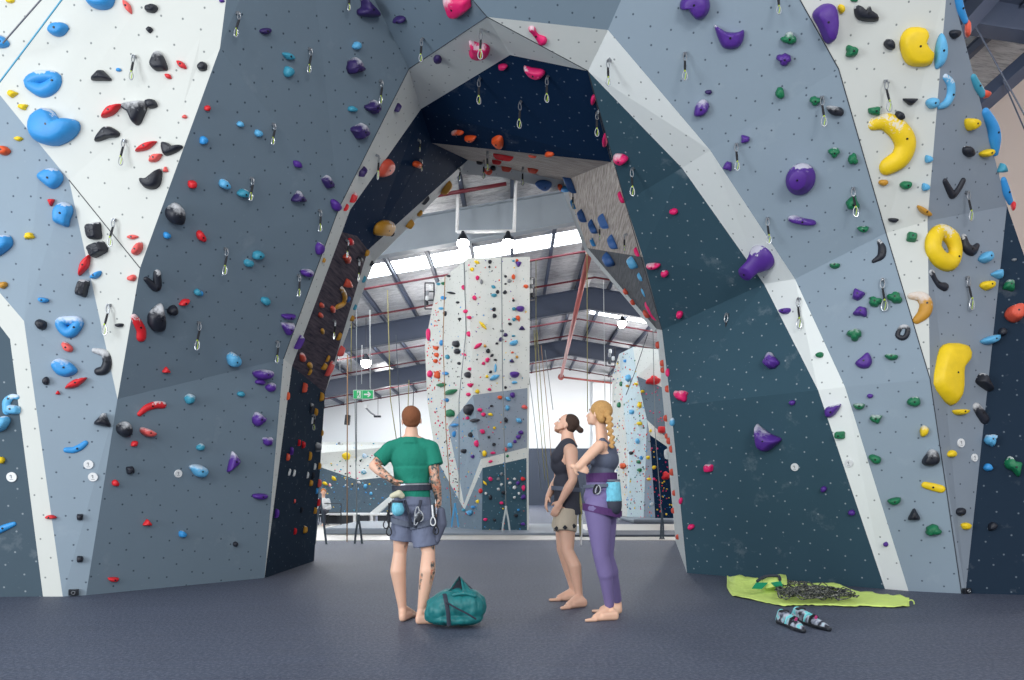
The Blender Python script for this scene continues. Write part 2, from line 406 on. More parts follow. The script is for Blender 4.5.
def quad(name, pts, mat, kind=True, parent=None, th=0.0):
    bm = bmesh.new(); vs = [bm.verts.new(p) for p in pts]; f = bm.faces.new(vs)
    if th:
        n = (Vector(pts[1])-Vector(pts[0])).cross(Vector(pts[2])-Vector(pts[1])).normalized()*th
        b = [bm.verts.new(Vector(p)-n) for p in pts]; bm.faces.new(b[::-1])
        m = len(pts)
        for i in range(m): bm.faces.new((vs[i], b[i], b[(i+1) % m], vs[(i+1) % m]))
    o = bm_obj(name, bm, mat, parent)
    if kind: struct(o)
    return o
quad('floor', [(-20, -4, 0), (16, -4, 0), (16, 60, 0), (-20, 60, 0)], M_carpet, th=0.1)
bm = bmesh.new()      # pale matting beyond the arch, raised a little, its near edge running slightly askew
vs = [(-15, 15.9), (-1.5, 17.6), (9.9, 17.2), (9.9, 25.5), (-15, 25.5)]
top = [bm.verts.new((x, y, 0.012)) for x, y in vs]; bot = [bm.verts.new((x, y, -0.02)) for x, y in vs]
bm.faces.new(top)
for i in range(5): bm.faces.new((top[i], bot[i], bot[(i+1) % 5], top[(i+1) % 5]))
struct(bm_obj('floor_2', bm, M_matting))
quad('wall_back', [(XL, YB, 0), (XW, YB, 0), (XW, YB, roofz(XW)+.3), (XR, YB, HR+.3), (XL, YB, roofz(XL)+.3)], M_hallwall, th=0.15)
quad('wall_left', [(XL, YB, 0), (XL, 12, 0), (XL, 12, roofz(XL)+.2), (XL, YB, roofz(XL)+.2)], M_hallwall, th=0.15)
quad('wall_right', [(XW, 5, 0), (XW, YB, 0), (XW, YB, roofz(XW)+.2), (XW, 5, roofz(XW)+.2)], M_beige, th=0.15)
# roof sheets either side of the ridge, split around the translucent strips
SKY = [(18.6, 19.8), (27.1, 28.7), (38.6, 40.6), (50.2, 52.4)]
ycuts = [Y0]+[c for s in SKY for c in s]+[YB]
for side in (0, 1):
    xa, xb = (XL, XR) if side == 0 else (XR, XW)
    bmF = bmesh.new()
    for i in range(len(ycuts)-1):
        ya, yb = ycuts[i], ycuts[i+1]
        ya -= 0.0
        if i % 2 == 0:
            ys = np.linspace(ya, yb, max(2, int((yb-ya)/1.0)))
            xs = np.linspace(xa, xb, 10)
            g = [[bmF.verts.new((x, y, roofz(x)+0.02)) for x in xs] for y in ys]
            for a in range(len(ys)-1):
                for b in range(len(xs)-1): bmF.faces.new((g[a][b], g[a][b+1], g[a+1][b+1], g[a+1][b]))
    o = struct(bm_obj('ceiling', bmF, M_foil, smooth=True))
    for (ya, yb) in SKY:
        lim = XL+0.2 if side == 0 else XW
        xs_ = (lim, XR-0.5) if side == 0 else (XR+0.5, XW-0.2)
        if ya < 20: xs_ = (XL, -3.2) if side == 0 else (8.8, XW)
        quad('window_%d' % (SKY.index((ya, yb))*2+side+1), [(xs_[0], ya, roofz(xs_[0])+.05), (xs_[0], yb, roofz(xs_[0])+.05), (xs_[1], yb, roofz(xs_[1])+.05), (xs_[1], ya, roofz(xs_[1])+.05)], M_sky, th=0.02)
        for (xa2, xb2) in (((xa, xs_[0]), (xs_[1], xb))):
            if xb2-xa2 > 0.05:
                quad('ceiling', [(xa2, ya, roofz(xa2)+.02), (xa2, yb, roofz(xa2)+.02), (xb2, yb, roofz(xb2)+.02), (xb2, ya, roofz(xb2)+.02)], M_foil)
def ibeam(name, pts, depth, width, mat, label, group):
    """a portal rafter: bent I section following the roof; parts: web and two flanges"""
    t = empty(name, pts[0]); tag(t, label, 'beam', group)
    for part, dz0, dz1, hw in (('web', -depth+0.03, -0.03, 0.012), ('top_flange', -0.035, 0, width/2), ('bottom_flange', -depth, -depth+0.035, width/2)):
        bm = bmesh.new(); pr = None
        for p in pts:
            x, y, z = p
            q = [bm.verts.new((x, y-hw, z+dz0)), bm.verts.new((x, y+hw, z+dz0)), bm.verts.new((x, y+hw, z+dz1)), bm.verts.new((x, y-hw, z+dz1))]
            if pr:
                for k in range(4): bm.faces.new((pr[k], pr[(k+1) % 4], q[(k+1) % 4], q[k]))
            else: bm.faces.new(q)
            pr = q
        bm.faces.new(pr[::-1]); bm_obj(part, bm, mat, t)
    return t
ORDN = ['nearest', 'second', 'third', 'farthest']
for i, (y, m) in enumerate(((22.6, M_steel), (34.6, M_steel_dark), (46.4, M_steel_dark))):
    ibeam('roof_beam', [(XL+.1, y, roofz(XL)-.25), (XR, y, HR-.25), (XW-.1, y, roofz(XW)-.25)], 0.95, 0.34, m,
          ['pale grey-blue bent steel roof rafter, the nearest one seen through the arch', 'dark bent steel roof rafter halfway down the hall', 'dark bent steel roof rafter nearest the far white wall'][i], 'bent steel rafters across the hall')
ibeam('roof_beam', [(XR, 13.2, 9.9), (XW, 13.2, roofz(XW)-.1)], 0.55, 0.34, M_steel_dark, 'dark steel beam running to the roof in the top right corner', 'bent steel rafters across the hall')
# purlins along the hall
PN_ = ['', 'second', 'third', 'fourth', 'fifth', 'sixth', 'seventh', 'eighth', 'ninth', 'tenth', 'eleventh', 'twelfth', 'thirteenth', 'fourteenth', 'fifteenth', 'sixteenth', '']
PX = [-13.6, -12.2, -10.9, -9.5, -8.2, -6.9, -5.5, -4.15, -2.8, -1.35, 0, 1.4, 2.8, 4.2, 5.6, 7.0, 8.4]
for i, x in enumerate(PX):
    bm = bmesh.new(); z = roofz(x)-.11
    for cz_, hw, hh in ((z, .02, .10), (z-.09, .05, .012), (z+.09, .05, .012)): box(bm, (x, (Y0+YB)/2, cz_), (hw*2, YB-Y0, hh*2))
    o = bm_obj('roof_purlin', bm, M_steel_dark)
    tag(o, 'thin blue-grey steel purlin under the foil roof, %s' % ('nearest the left wall' if i == 0 else 'nearest the right wall' if i == 16 else '%s from the left wall' % PN_[i]), 'purlin', 'purlins under the foil roof')
# red pipes crossing the hall
for i, y in enumerate((21.2, 24.9, 28.8, 32.8, 36.9, 40.8, 45, 49, 53, 57)):
    bm = bmesh.new(); r = 0.055 if i == 0 else 0.04; dz = .28
    tube(bm, [(XL if i else -2.4, y, roofz(XL if i else -2.4)-dz), (XR if i else -.15, y, roofz(XR if i else -.15)-dz)] + ([(XW-.35, y, roofz(XW-.35)-dz)] if i else []), r, 8)
    o = bm_obj('sprinkler_pipe', bm, M_red, smooth=True)
    tag(o, 'bright red pipe just under the arch, shortest and nearest of the red pipes' if i == 0 else 'thin red sprinkler pipe crossing the hall under the foil roof, %s' % ('farthest away' if i == 9 else PN_[i]+' from the arch'), 'pipe', None if i == 0 else 'red pipes across the roof')
V3_ = lambda *a: Vector(a)
# thick salmon pipe from the arch pillar down along the ridge, with a collar at both ends
t = empty('drain_pipe', (2.54, 26, 8.83)); tag(t, 'thick salmon-pink pipe slanting away under the roof ridge beside the wooden pillar', 'pipe')
a, b = P(590, 250, 24), P(561, 377, 56)
bm = bmesh.new(); tube(bm, [a, b], 0.10, 12); bm_obj('pipe_run', bm, M_copper, t, smooth=True)
for p, r in ((a, .15), (b, .22)):
    bm = bmesh.new(); d = (b-a).normalized()*.12; tube(bm, [p-d, p+d], r, 12); bm_obj('collar', bm, M_copper, t)
bm = bmesh.new(); tube(bm, [b, P(612, 383, 56)], 0.07, 8); bm_obj('branch', bm, M_copper, t, smooth=True)
# far wall lower dark band, and a pier
quad('wall_lower', [(1.2, YB-.2, 0), (8.4, YB-.2, 0), (8.4, YB-.2, 4.1), (1.2, YB-.2, 4.1)], M_darkwall, th=-0.1)
bm = bmesh.new(); box(bm, (7.6, YB-.35, 4.3), (3.6, .5, 9)); struct(bm_obj('wall_pier', bm, M_hallwall))
# brace rods in the top right corner
for (x0, y0, x1, y1, Y) in ((972, 20, 1030, 125, 13.0), (1003, 80, 1040, 165, 13.4)):
    bm = bmesh.new(); tube(bm, [P(x0, y0, Y), P(x1, y1, Y)], 0.013, 6)
    tag(bm_obj('brace_rod', bm, M_steel_dark), 'thin dark %s brace rod in the top right corner under the roof' % ('upper' if y0 < 50 else 'lower'), 'rod')
bm = bmesh.new(); tube(bm, [P(930, 26, 14.5), P(1060, 34, 14.5)], 0.05, 8); tag(bm_obj('sprinkler_pipe', bm, M_red), 'red pipe in the top right corner of the hall', 'pipe')
bm = bmesh.new(); a, b = P(960, 122, 13.6), P(1080, 16, 13.6)
tube(bm, [a, b], 0.17, 4); tag(bm_obj('diagonal_brace', bm, M_steel_dark), 'thick dark steel brace slanting up to the right in the top right corner', 'beam')
bm = bmesh.new(); a, b = P(930, 60, 13.0), P(1010, -30, 13.0)
tube(bm, [a, b], 0.2, 4); tag(bm_obj('diagonal_brace', bm, M_steel_dark), 'dark steel brace above the red pipe at the top right corner', 'beam')

# lamps: a white frame carrying two round lamps, and two far ones
M_wmetal = plain('white_powder_coated_metal', (226, 228, 230), 0.4)
M_lamp = emit('lamp_glow', (1, 0.96, 0.9, 1), 30)
M_dmetal = plain('dark_metal', (40, 44, 52), 0.4, 0.4)
def high_bay(loc, r, label, drop=1.0):
    t = empty('high_bay_lamp', loc); tag(t, label, 'lamp')
    bm = bmesh.new(); x, y, z = loc
    prof = [(r*.35, .26), (r*.42, .18), (r*.7, .12), (r, .02), (r, 0)]
    pr = None
    for rr, dz in prof:
        ring = [bm.verts.new((x+math.cos(a*math.pi/10)*rr, y+math.sin(a*math.pi/10)*rr, z+dz)) for a in range(20)]
        if pr:
            for k in range(20): bm.faces.new((pr[k], pr[(k+1) % 20], ring[(k+1) % 20], ring[k]))
        else: bm.faces.new(ring)
        pr = ring
    bm_obj('housing', bm, M_dmetal, t, smooth=True)
    bm = bmesh.new()
    bmesh.ops.create_uvsphere(bm, u_segments=16, v_segments=8, radius=r, matrix=Matrix.Translation((x, y, z-.06)) @ Matrix.Diagonal((1, 1, 1, 1)))
    bm_obj('diffuser', bm, M_lamp, t, smooth=True)
    bm = bmesh.new(); tube(bm, [(x, y, z+.24), (x, y, z+drop)], 0.012, 6); bm_obj('cord', bm, M_dmetal, t)
    return t
YL = 21.5
fr = empty('lamp_frame', P(486, 231, YL)); tag(fr, 'white tubular frame hanging from the roof above the tower', 'frame')
for (a, b) in (((458, 184), (457, 232)), ((516, 176), (514, 232)), ((457, 232), (514, 231))):
    bm = bmesh.new(); tube(bm, [P(*a, YL), P(*b, YL)], 0.045, 8); bm_obj('tube', bm, M_wmetal, fr, smooth=True)
for px, lab in ((463, 'left of the two glowing round lamps above the white tower'), (508, 'right of the two glowing round lamps above the white tower')):
    p = P(px, 241, YL); high_bay(p, .16, lab, .24)
high_bay(P(366, 361, 30), .2, 'glowing round lamp hanging in the left part of the hall above the exit sign', 1.6)
high_bay(P(622, 322, 36), .2, 'small warm glowing lamp under the roof at the right above the far tower', 1.2)
# ------------------------------------------------------------------ climbing holds
HC = {'b': ('blue', (52, 146, 214)), 't': ('teal blue', (60, 150, 178)), 'k': ('black', (28, 32, 44)), 'r': ('red', (214, 34, 44)),
      's': ('salmon red', (232, 96, 92)), 'y': ('yellow', (240, 204, 24)), 'g': ('golden', (196, 142, 46)), 'o': ('orange', (222, 84, 34)),
      'p': ('purple', (82, 42, 142)), 'd': ('dark purple', (48, 32, 92)), 'm': ('pink', (226, 30, 108)), 'n': ('green', (20, 116, 76)),
      'w': ('white', (216, 220, 222)), 'e': ('grey', (130, 134, 140)), 'c': ('coral', (222, 88, 66)), 'l': ('light blue', (96, 176, 222)), 'v': ('dark blue', (58, 104, 168))}
def hold_mat(name, rgb, chalk):
    t = NT(name); o = t.coord('Object'); t.b.inputs['Roughness'].default_value = 0.5
    c = srgb(*rgb); n1 = t.noise(9, o, 3)
    base = t.mix(n1, tuple(x*0.85 for x in c[:3])+(1,), tuple(min(1, x*1.15) for x in c[:3])+(1,))
    if chalk:   # rubbed-in chalk, mostly on the upper gripping edge
        sp = t.n('ShaderNodeSeparateXYZ'); t.l(t.coord('Generated'), sp.inputs[0])
        k = t.math('ADD', t.math('MULTIPLY', sp.outputs[1], 0.55), t.math('ADD', t.math('MULTIPLY', t.noise(8, o, 4, 0.65), 0.65), t.math('MULTIPLY', t.noise(28, o, 3, 0.7), 0.3)))
        k = t.ramp(k, [(0.96 if chalk == 1 else 0.80, (0, 0, 0)), (1.16 if chalk == 1 else 1.02, (1, 1, 1))])
        base = t.mix(t.math('MULTIPLY', k, 0.68), base, srgb(226, 228, 232))
    t.col(base); t.bump(t.noise(60, o, 2), 0.25, 0.004)
    return t.m
HM = {}
for k, (nm, rgb) in HC.items():
    for ch in (0, 1, 2):
        HM[k+str(ch)] = hold_mat('%s_resin%s' % (nm.replace(' ', '_'), ['', '_lightly_chalked', '_chalked'][ch]), rgb, ch)
M_bolt = plain('bolt_steel', (40, 42, 48), 0.35, 0.5)
M_bolt_l = plain('bright_bolt_steel', (150, 154, 160), 0.3, 0.7)
M_disc = plain('white_marker_disc', (226, 228, 230), 0.5)
def shape_outline(code, rnd, n=22):
    out = []
    ph = [rnd.uniform(0, 6.28) for _ in range(4)]
    for i in range(n):
        a = 2*math.pi*i/n; c, s = math.cos(a), math.sin(a)
        if code == 'r': r = 1+0.07*math.sin(2*a+ph[0])+0.06*math.sin(3*a+ph[1])+0.03*math.sin(5*a+ph[2]); x, y = c*r, s*r
        elif code == 'l': x = c; y = s*(1-0.45*abs(c)**1.5)*(1+0.05*math.sin(3*a+ph[0]))
        elif code == 'w': x = c*(1+.04*math.sin(3*a+ph[0])); y = s if s < 0 else s*0.35; y += 0.25
        elif code == 't':
            k = 2*math.pi/3; aa = (a-math.pi/2) % k-k/2; r = 0.62/max(0.5, math.cos(aa)) if True else 1; r = min(r*1.0, 1.05); x, y = c*r*1.15, s*r*1.1
        elif code == 'q':
            r = min(1/max(abs(c), 1e-3), 1/max(abs(s), 1e-3)); r = min(r, 1.25)*(1+0.04*math.sin(3*a+ph[0])); x, y = c*r*0.92, s*r*0.92
        elif code == 'x':      # jagged, rock-like
            r = 1+0.14*math.sin(3*a+ph[0])+0.1*math.sin(4*a+ph[1])+0.06*math.sin(7*a+ph[2]); x, y = c*r, s*r
        out.append((x, y))
    return out
SHW = {'r': 'rounded', 'l': 'thin pointed', 'w': 'half-moon', 't': 'triangular', 'q': 'blocky', 'x': 'knobbly'}
def frame_at(px, py):
    p, n, k = cast(px, py)
    u = Vector((0, 0, 1)).cross(n)
    if u.length < 0.2: u = Vector((1, 0, 0)) - n*n.x
    u.normalize(); w = n.cross(u).normalized()
    R = Matrix((u, w, n)).transposed().to_4x4()
    return p, n, k, Matrix.Translation(p) @ R
def to_plane(dx, dy, px, py, p, n, Mi):
    """a pixel offset as metres in the plane of the panel"""
    view = (Vector((0, 0, CZ))-p).normalized()
    c = view.dot(n); k = p.y/F
    if c > 0.34:
        d = P(px+dx, py+dy, 1)-Vector((0, 0, CZ))
        t = (p-Vector((0, 0, CZ))).dot(n)/d.dot(n)
        q = Mi @ (Vector((0, 0, CZ))+d*t)
        return Vector((q.x, q.y, 0))
    u = Mi.to_3x3() @ Vector((dx*k, 0, -dy*k))
    q = Vector((u.x, u.y, 0)); m = math.hypot(dx, dy)*k
    if q.length > 1e-6: q = q.normalized()*m*1.15
    return q
def dome(bm, out, h, rnd, n=5, jag=0.0, top=0.42):
    """out: outline points in metres around the centre; a resin hold bulging h off the panel"""
    m = len(out); cx = sum(p[0] for p in out)/m; cy = sum(p[1] for p in out)/m
    rings = []
    for j in range(n+1):
        t = j/n; f = 1-(1-top)*t**1.6 if j < n else top*0.45
        z = h*math.sin(min(1, t*1.05)*math.pi/2) if j < n else h*1.02
        if j == 0: z = -0.004
        ring = []
        for i, (x, y) in enumerate(out):
            ja = 1+jag*math.sin(i*2.3+j*1.7)*t
            ring.append(bm.verts.new((cx+(x-cx)*f*ja, cy+(y-cy)*f*ja+0.0*h, z*(1+jag*math.cos(i*1.9+j)))))
        rings.append(ring)
    for j in range(n):
        for i in range(m):
            bm.faces.new((rings[j][i], rings[j][(i+1) % m], rings[j+1][(i+1) % m], rings[j+1][i]))
    bm.faces.new(rings[-1]); bm.faces.new(rings[0][::-1])
def add_bolt(parent, Mw, h, r, at=(0, 0)):
    bm = bmesh.new()
    bmesh.ops.create_cone(bm, cap_ends=True, segments=8, radius1=r, radius2=r*.8, depth=0.012, matrix=Matrix.Translation((at[0], at[1], h)))
    return bm_obj('bolt', bm, M_bolt, parent, Mw)
HOLDS = []      # (object, px, py, size, colour, shape word, panel)
def simple_hold(px, py, w, h, c, code, rot=0, chalk=None, prot=None):
    rnd = random.Random(int(px*131+py*17)); p, n, k, Mw = frame_at(px, py); Mi = Mw.inverted()
    if chalk is None: chalk = rnd.choice([0, 0, 0, 1, 1]) if w*h > 60 else rnd.choice([0, 0, 1])
    a = math.radians(rot); pts = []
    for (x, y) in shape_outline(code, rnd, 22 if w > 7 else 14):
        X, Y_ = x*w/2, y*h/2
        q = to_plane(X*math.cos(a)-Y_*math.sin(a), -(X*math.sin(a)+Y_*math.cos(a)), px, py, p, n, Mi)
        pts.append((q.x, q.y))
    size = (min(w, h)*0.62+max(w, h)*.08)*p.y/F*(prot or 1)
    # wind anticlockwise so that the surface faces outward
    ar = sum(pts[i][0]*pts[(i+1) % len(pts)][1]-pts[(i+1) % len(pts)][0]*pts[i][1] for i in range(len(pts)))
    if ar < 0: pts = pts[::-1]
    bm = bmesh.new(); dome(bm, pts, size, rnd, 5 if w > 7 else 3, 0.06 if code == 'x' else 0.015, 0.30 if code == 't' else 0.45)
    o = bm_obj('climbing_hold', bm, HM[c+str(chalk)], None, Mw, smooth=(code not in 'q' or w < 9))
    if w >= 11: add_bolt(o, Mw, size*1.0, 0.011)
    HOLDS.append((o, px, py, math.sqrt(w*h), HC[c][0], SHW[code], PANELS[k][2]))
    return o
def outline_hold(px, py, pts, c, word, chalk=1, prot=0.5, hole=None, top=0.42, bolts=((0, 0),)):
    """pts: pixel offsets of the silhouette"""
    p, n, k, Mw = frame_at(px, py); Mi = Mw.inverted()
    sm = catmull([(x, y, 0) for x, y in pts], 32, True)
    q = [to_plane(s.x, s.y, px, py, p, n, Mi) for s in sm]; q = [(a.x, a.y) for a in q]
    ar = sum(q[i][0]*q[(i+1) % len(q)][1]-q[(i+1) % len(q)][0]*q[i][1] for i in range(len(q)))
    if ar < 0: q = q[::-1]
    w = max(a for a, b in pts)-min(a for a, b in pts); h = max(b for a, b in pts)-min(b for a, b in pts)
    size = min(w, h)*prot*p.y/F; bm = bmesh.new(); dome(bm, q, size, random.Random(1), 7, 0.01, top)
    o = bm_obj('climbing_hold', bm, HM[c+str(chalk)], None, Mw, smooth=True)
    for bx, by in bolts:
        b = to_plane(bx, by, px, py, p, n, Mi); add_bolt(o, Mw, size, 0.013, (b.x, b.y))
    HOLDS.append((o, px, py, math.sqrt(w*h), HC[c][0], word, PANELS[k][2]))
    return o
def sweep_hold(px, py, spine, radii, c, word, chalk=1, prot=0.9, closed=False):
    """a curved hold: half-buried tube along a spine of pixel offsets with pixel radii"""
    p, n, k, Mw = frame_at(px, py); Mi = Mw.inverted()
    cnt = 28
    sp = catmull([(x, y, 0) for x, y in spine], cnt, closed); rr = catmull([(r, 0, 0) for r in radii], cnt, closed)
    q = [to_plane(s.x, s.y, px, py, p, n, Mi) for s in sp]; r = [a.x*p.y/F for a in rr]
    if not closed:      # round the ends off
        a, b = q[0], q[1]; d = (a-b).normalized()
        e, f = q[-1], q[-2]; d2 = (e-f).normalized()
        pre = [(a+d*r[0]*s, r[0]*math.sqrt(max(0.02, 1-s*s))) for s in (0.97, 0.8, 0.5)]
        post = [(e+d2*r[-1]*s, r[-1]*math.sqrt(max(0.02, 1-s*s))) for s in (0.5, 0.8, 0.97)]
        q = [x for x, _ in pre]+q+[x for x, _ in post]; r = [x for _, x in pre]+r+[x for _, x in post]
    bm = bmesh.new(); tube(bm, q, r, 14, closed)
    for vv in bm.verts: vv.co.z = max(-0.004, vv.co.z*prot)
    bmesh.ops.recalc_face_normals(bm, faces=bm.faces)
    o = bm_obj('climbing_hold', bm, HM[c+str(chalk)], None, Mw, smooth=True)
    i = len(q)//2; add_bolt(o, Mw, r[i]*prot, 0.012, (q[i].x, q[i].y))
    xs = [x for x, y in spine]; ys = [y for x, y in spine]; m = max(radii)*2
    HOLDS.append((o, px, py, math.sqrt((max(xs)-min(xs)+m)*(max(ys)-min(ys)+m)), HC[c][0], word, PANELS[k][2]))
    return o
# --- the large, singular holds
B_ = 'b'
outline_hold(101, 0, [(-14, -8), (-13, 3), (-5, 9), (6, 10), (13, 5), (14, -8), (0, -14)], 'b', 'bowl-shaped', 1)
sweep_hold(43, 84, [(-13, -1), (-5, -6), (5, -7.5), (14, -5.5), (10, 2), (1, 6.5), (-7, 4)], [5.6, 6.2, 6.0, 5.4, 6.6, 6.8, 6.4], 'b', 'large pierced', 1, 1.2, True)
outline_hold(55, 127, [(-25, 2), (-22, -11), (-10, -19), (0, -15), (7, -5), (16, -8), (24, -5), (25, 3), (18, 12), (4, 19), (-9, 18), (-20, 13)], 'b', 'big kidney-shaped', 1, 0.4, top=.5)
outline_hold(107, 133, [(-12, 8), (-6, -2), (1, -7), (12, -1), (11, 4), (2, 5), (-6, 8)], 'k', 'long faceted', 1, .5)
outline_hold(135.6, 113, [(-12, -9), (-5, -11), (9, -12), (12, -6), (8, 5), (4, 12), (-1, 11), (-6, 0), (-12, -4)], 'k', 'big triangular', 2, .45)
outline_hold(159, 62, [(-2, -11), (4, -7), (9, 7), (3, 9), (-3, 9), (-8, 4), (-7, -2)], 'k', 'chalky shark-fin', 2, .5)
outline_hold(152.5, 179.6, [(-12, -1), (-5, -1), (3, -7), (9, -11), (10, -3), (8, 6), (2, 10), (-6, 9), (-11, 4)], 'k', 'boat-shaped', 1, .45)
outline_hold(172, 149, [(-10, -7), (-4, -6), (2, -2), (9, -4), (11, -1), (4, 4), (-6, 7), (-10, 1)], 'k', 'horned', 1, .5)
outline_hold(63.5, 214, [(-10, 3), (-9, -6), (-1, -12), (8, -9), (10, -2), (7, 6), (5, 13), (-3, 11), (-9, 8)], 'b', 'large bulging', 1, .5, top=.5)
outline_hold(4, 244, [(-12, -6), (4, -9), (9, -4), (8, 3), (-4, 12), (-14, 12)], 'b', 'large sloping', 1, .5)
outline_hold(4, 43, [(-8, -8), (0, -6), (6, 1), (2, 5), (-6, 4)], 'b', 'split rounded', 1, .5)
outline_hold(59, 30, [(-10, 0), (-5, -6), (5, -7), (10, -2), (6, 5), (-1, 7), (-8, 4)], 'b', 'grooved oval', 1, .6)
outline_hold(51, 179, [(-14, -3), (-7, -9), (3, -11), (11, -6), (13, 1), (8, 8), (1, 10), (-8, 4)], 'b', 'large teardrop', 1, .45)
sweep_hold(153, 281, [(-7, -2), (3, 6), (4, -8)], [2.6, 4.6, 3.6], 'k', 'V-shaped', 1, 1.0)
outline_hold(158, 317, [(-11, 2), (-9, -5), (2, -14), (5, -8), (7, 4), (5, 13), (-4, 14), (-10, 8)], 'k', 'tall shell-shaped', 2, .5)
sweep_hold(139, 328, [(-5, -11), (-2, -6), (2, 2), (2, 9)], [3.2, 4.2, 4.8, 5.0], 'r', 'banana-shaped', 1, .8)
sweep_hold(70, 327, [(-9, -4.5), (-1, -6.5), (8.5, -6), (6, 0), (0, 5.5), (-6, 2.5)], [5.2, 4.6, 4.8, 5.4, 5.6, 5.2], 'b', 'triangular pierced', 2, 1.2, True)
outline_hold(64.7, 368, [(-14, -3), (-9, -9), (0, -9), (8, -4), (13, 2), (11, 6), (2, 9), (-8, 6)], 'b', 'large flat-topped', 2, .4)
sweep_hold(101.5, 361.5, [(-7, -11), (3, -8), (6, 0), (3, 8), (-3, 10)], [2.6, 4.2, 4.6, 4.6, 4.0], 'k', 'crescent', 2, .9)
sweep_hold(9, 407, [(-2, 4), (-2, -5), (3, -10), (8, -10)], [4, 4, 3, 2.6], 'l', 'hooked upper', 1, .9)
outline_hold(13, 409, [(-8, 2), (-4, -4), (6, -3), (8, 1), (6, 5), (-3, 5)], 'l', 'tongue-shaped', 2, .7)
outline_hold(4, 423, [(-9, 6), (-5, -5), (4, -7), (7, -2), (2, 6), (-5, 9)], 'l', 'drooping', 1, .6)
sweep_hold(76.5, 447, [(-10, 3), (-3, 3), (4, 0), (9, -4)], [2.8, 3.2, 3.2, 2.6], 'b', 'long curved', 0, .8)
sweep_hold(6, 528, [(-10, 4), (-2, 0), (8, -4)], [3.2, 3.4, 2.4], 'b', 'long sloping', 0, .9)
sweep_hold(151.5, 409, [(-12, 5), (-5, -1), (4, -4), (11, -4)], [2.4, 3.4, 3.8, 3.8], 'r', 'long arched', 1, .8)
outline_hold(197, 470, [(-8, -4), (-2, -6), (6, -4), (9, 1), (5, 7), (-1, 6), (-5, 2)], 'l', 'round nosed', 2, .9)
outline_hold(233, 461, [(-1, -10), (4, -5), (6, 1), (-1, 8), (-6, 11), (-5, 4), (-3, -4)], 'p', 'shard-shaped', 2, .6)
outline_hold(366, 9, [(-6, -14), (0, -8), (11, 4), (10, 8), (0, 8), (-8, 6), (-9, 1), (-5, -3)], 'd', 'large peaked', 1, .6)
outline_hold(456, 4, [(-11, -10), (-9, 4), (-5, 11), (3, 12), (14, 4), (15, -1), (12, -10)], 'm', 'large bright', 2, .45)
outline_hold(479, 48, [(-10, -8), (-2, -6), (8, -4), (11, 1), (8, 6), (-2, 8), (-10, 5), (-8, -1)], 'm', 'large notched', 1, .5)
sweep_hold(537, 35, [(-5, -6), (-1, 0), (5, 5)], [3.6, 2.6, 5.2], 'm', 'dumbbell-shaped', 1, .9)
outline_hold(535, 71.5, [(-11, -6), (-3, -4), (8, -2), (10, 2), (5, 6), (-3, 4), (-8, 0)], 'm', 'tapering', 1, .5)
outline_hold(385, 168, [(-8, 8), (-4, -4), (2, -9), (7, -7), (7, 0), (1, 7)], 'c', 'leaf-shaped', 0, .4)
outline_hold(383.5, 228, [(-10, 6), (-8, -3), (0, -8), (9, -6), (9, 0), (4, 7), (-3, 7)], 'g', 'large holed', 1, .45)
outline_hold(445, 187, [(-6, 3), (-5, -3), (2, -6), (6, -3), (6, 3), (0, 6)], 'g', 'large flat', 0, .5)
sweep_hold(341, 298, [(0, -10), (3, -3), (2, 5), (-5, 9)], [2.2, 3.2, 3.2, 2.8], 'g', 'banana-shaped', 1, .9)
outline_hold(498, 140.5, [(-6, -2), (0, -6), (5, -4), (5, 6), (1, 6), (-4, 2)], 'o', 'shovel-shaped', 0, .5)
outline_hold(572, 182, [(-10, -6), (4, -6), (9, -8), (6, 4), (5, 9), (-2, 4)], 'v', 'big folded volume', 0, .4)
outline_hold(544, 184.5, [(-9, 0), (-5, -4), (3, -4), (8, -1), (4, 4), (-2, 5)], 'v', 'wide flat', 0, .5)
outline_hold(654, 309, [(-5, -9), (0, -9), (4, 0), (6, 9), (0, 7), (-5, 2)], 'm', 'big hanging', 0, .6)
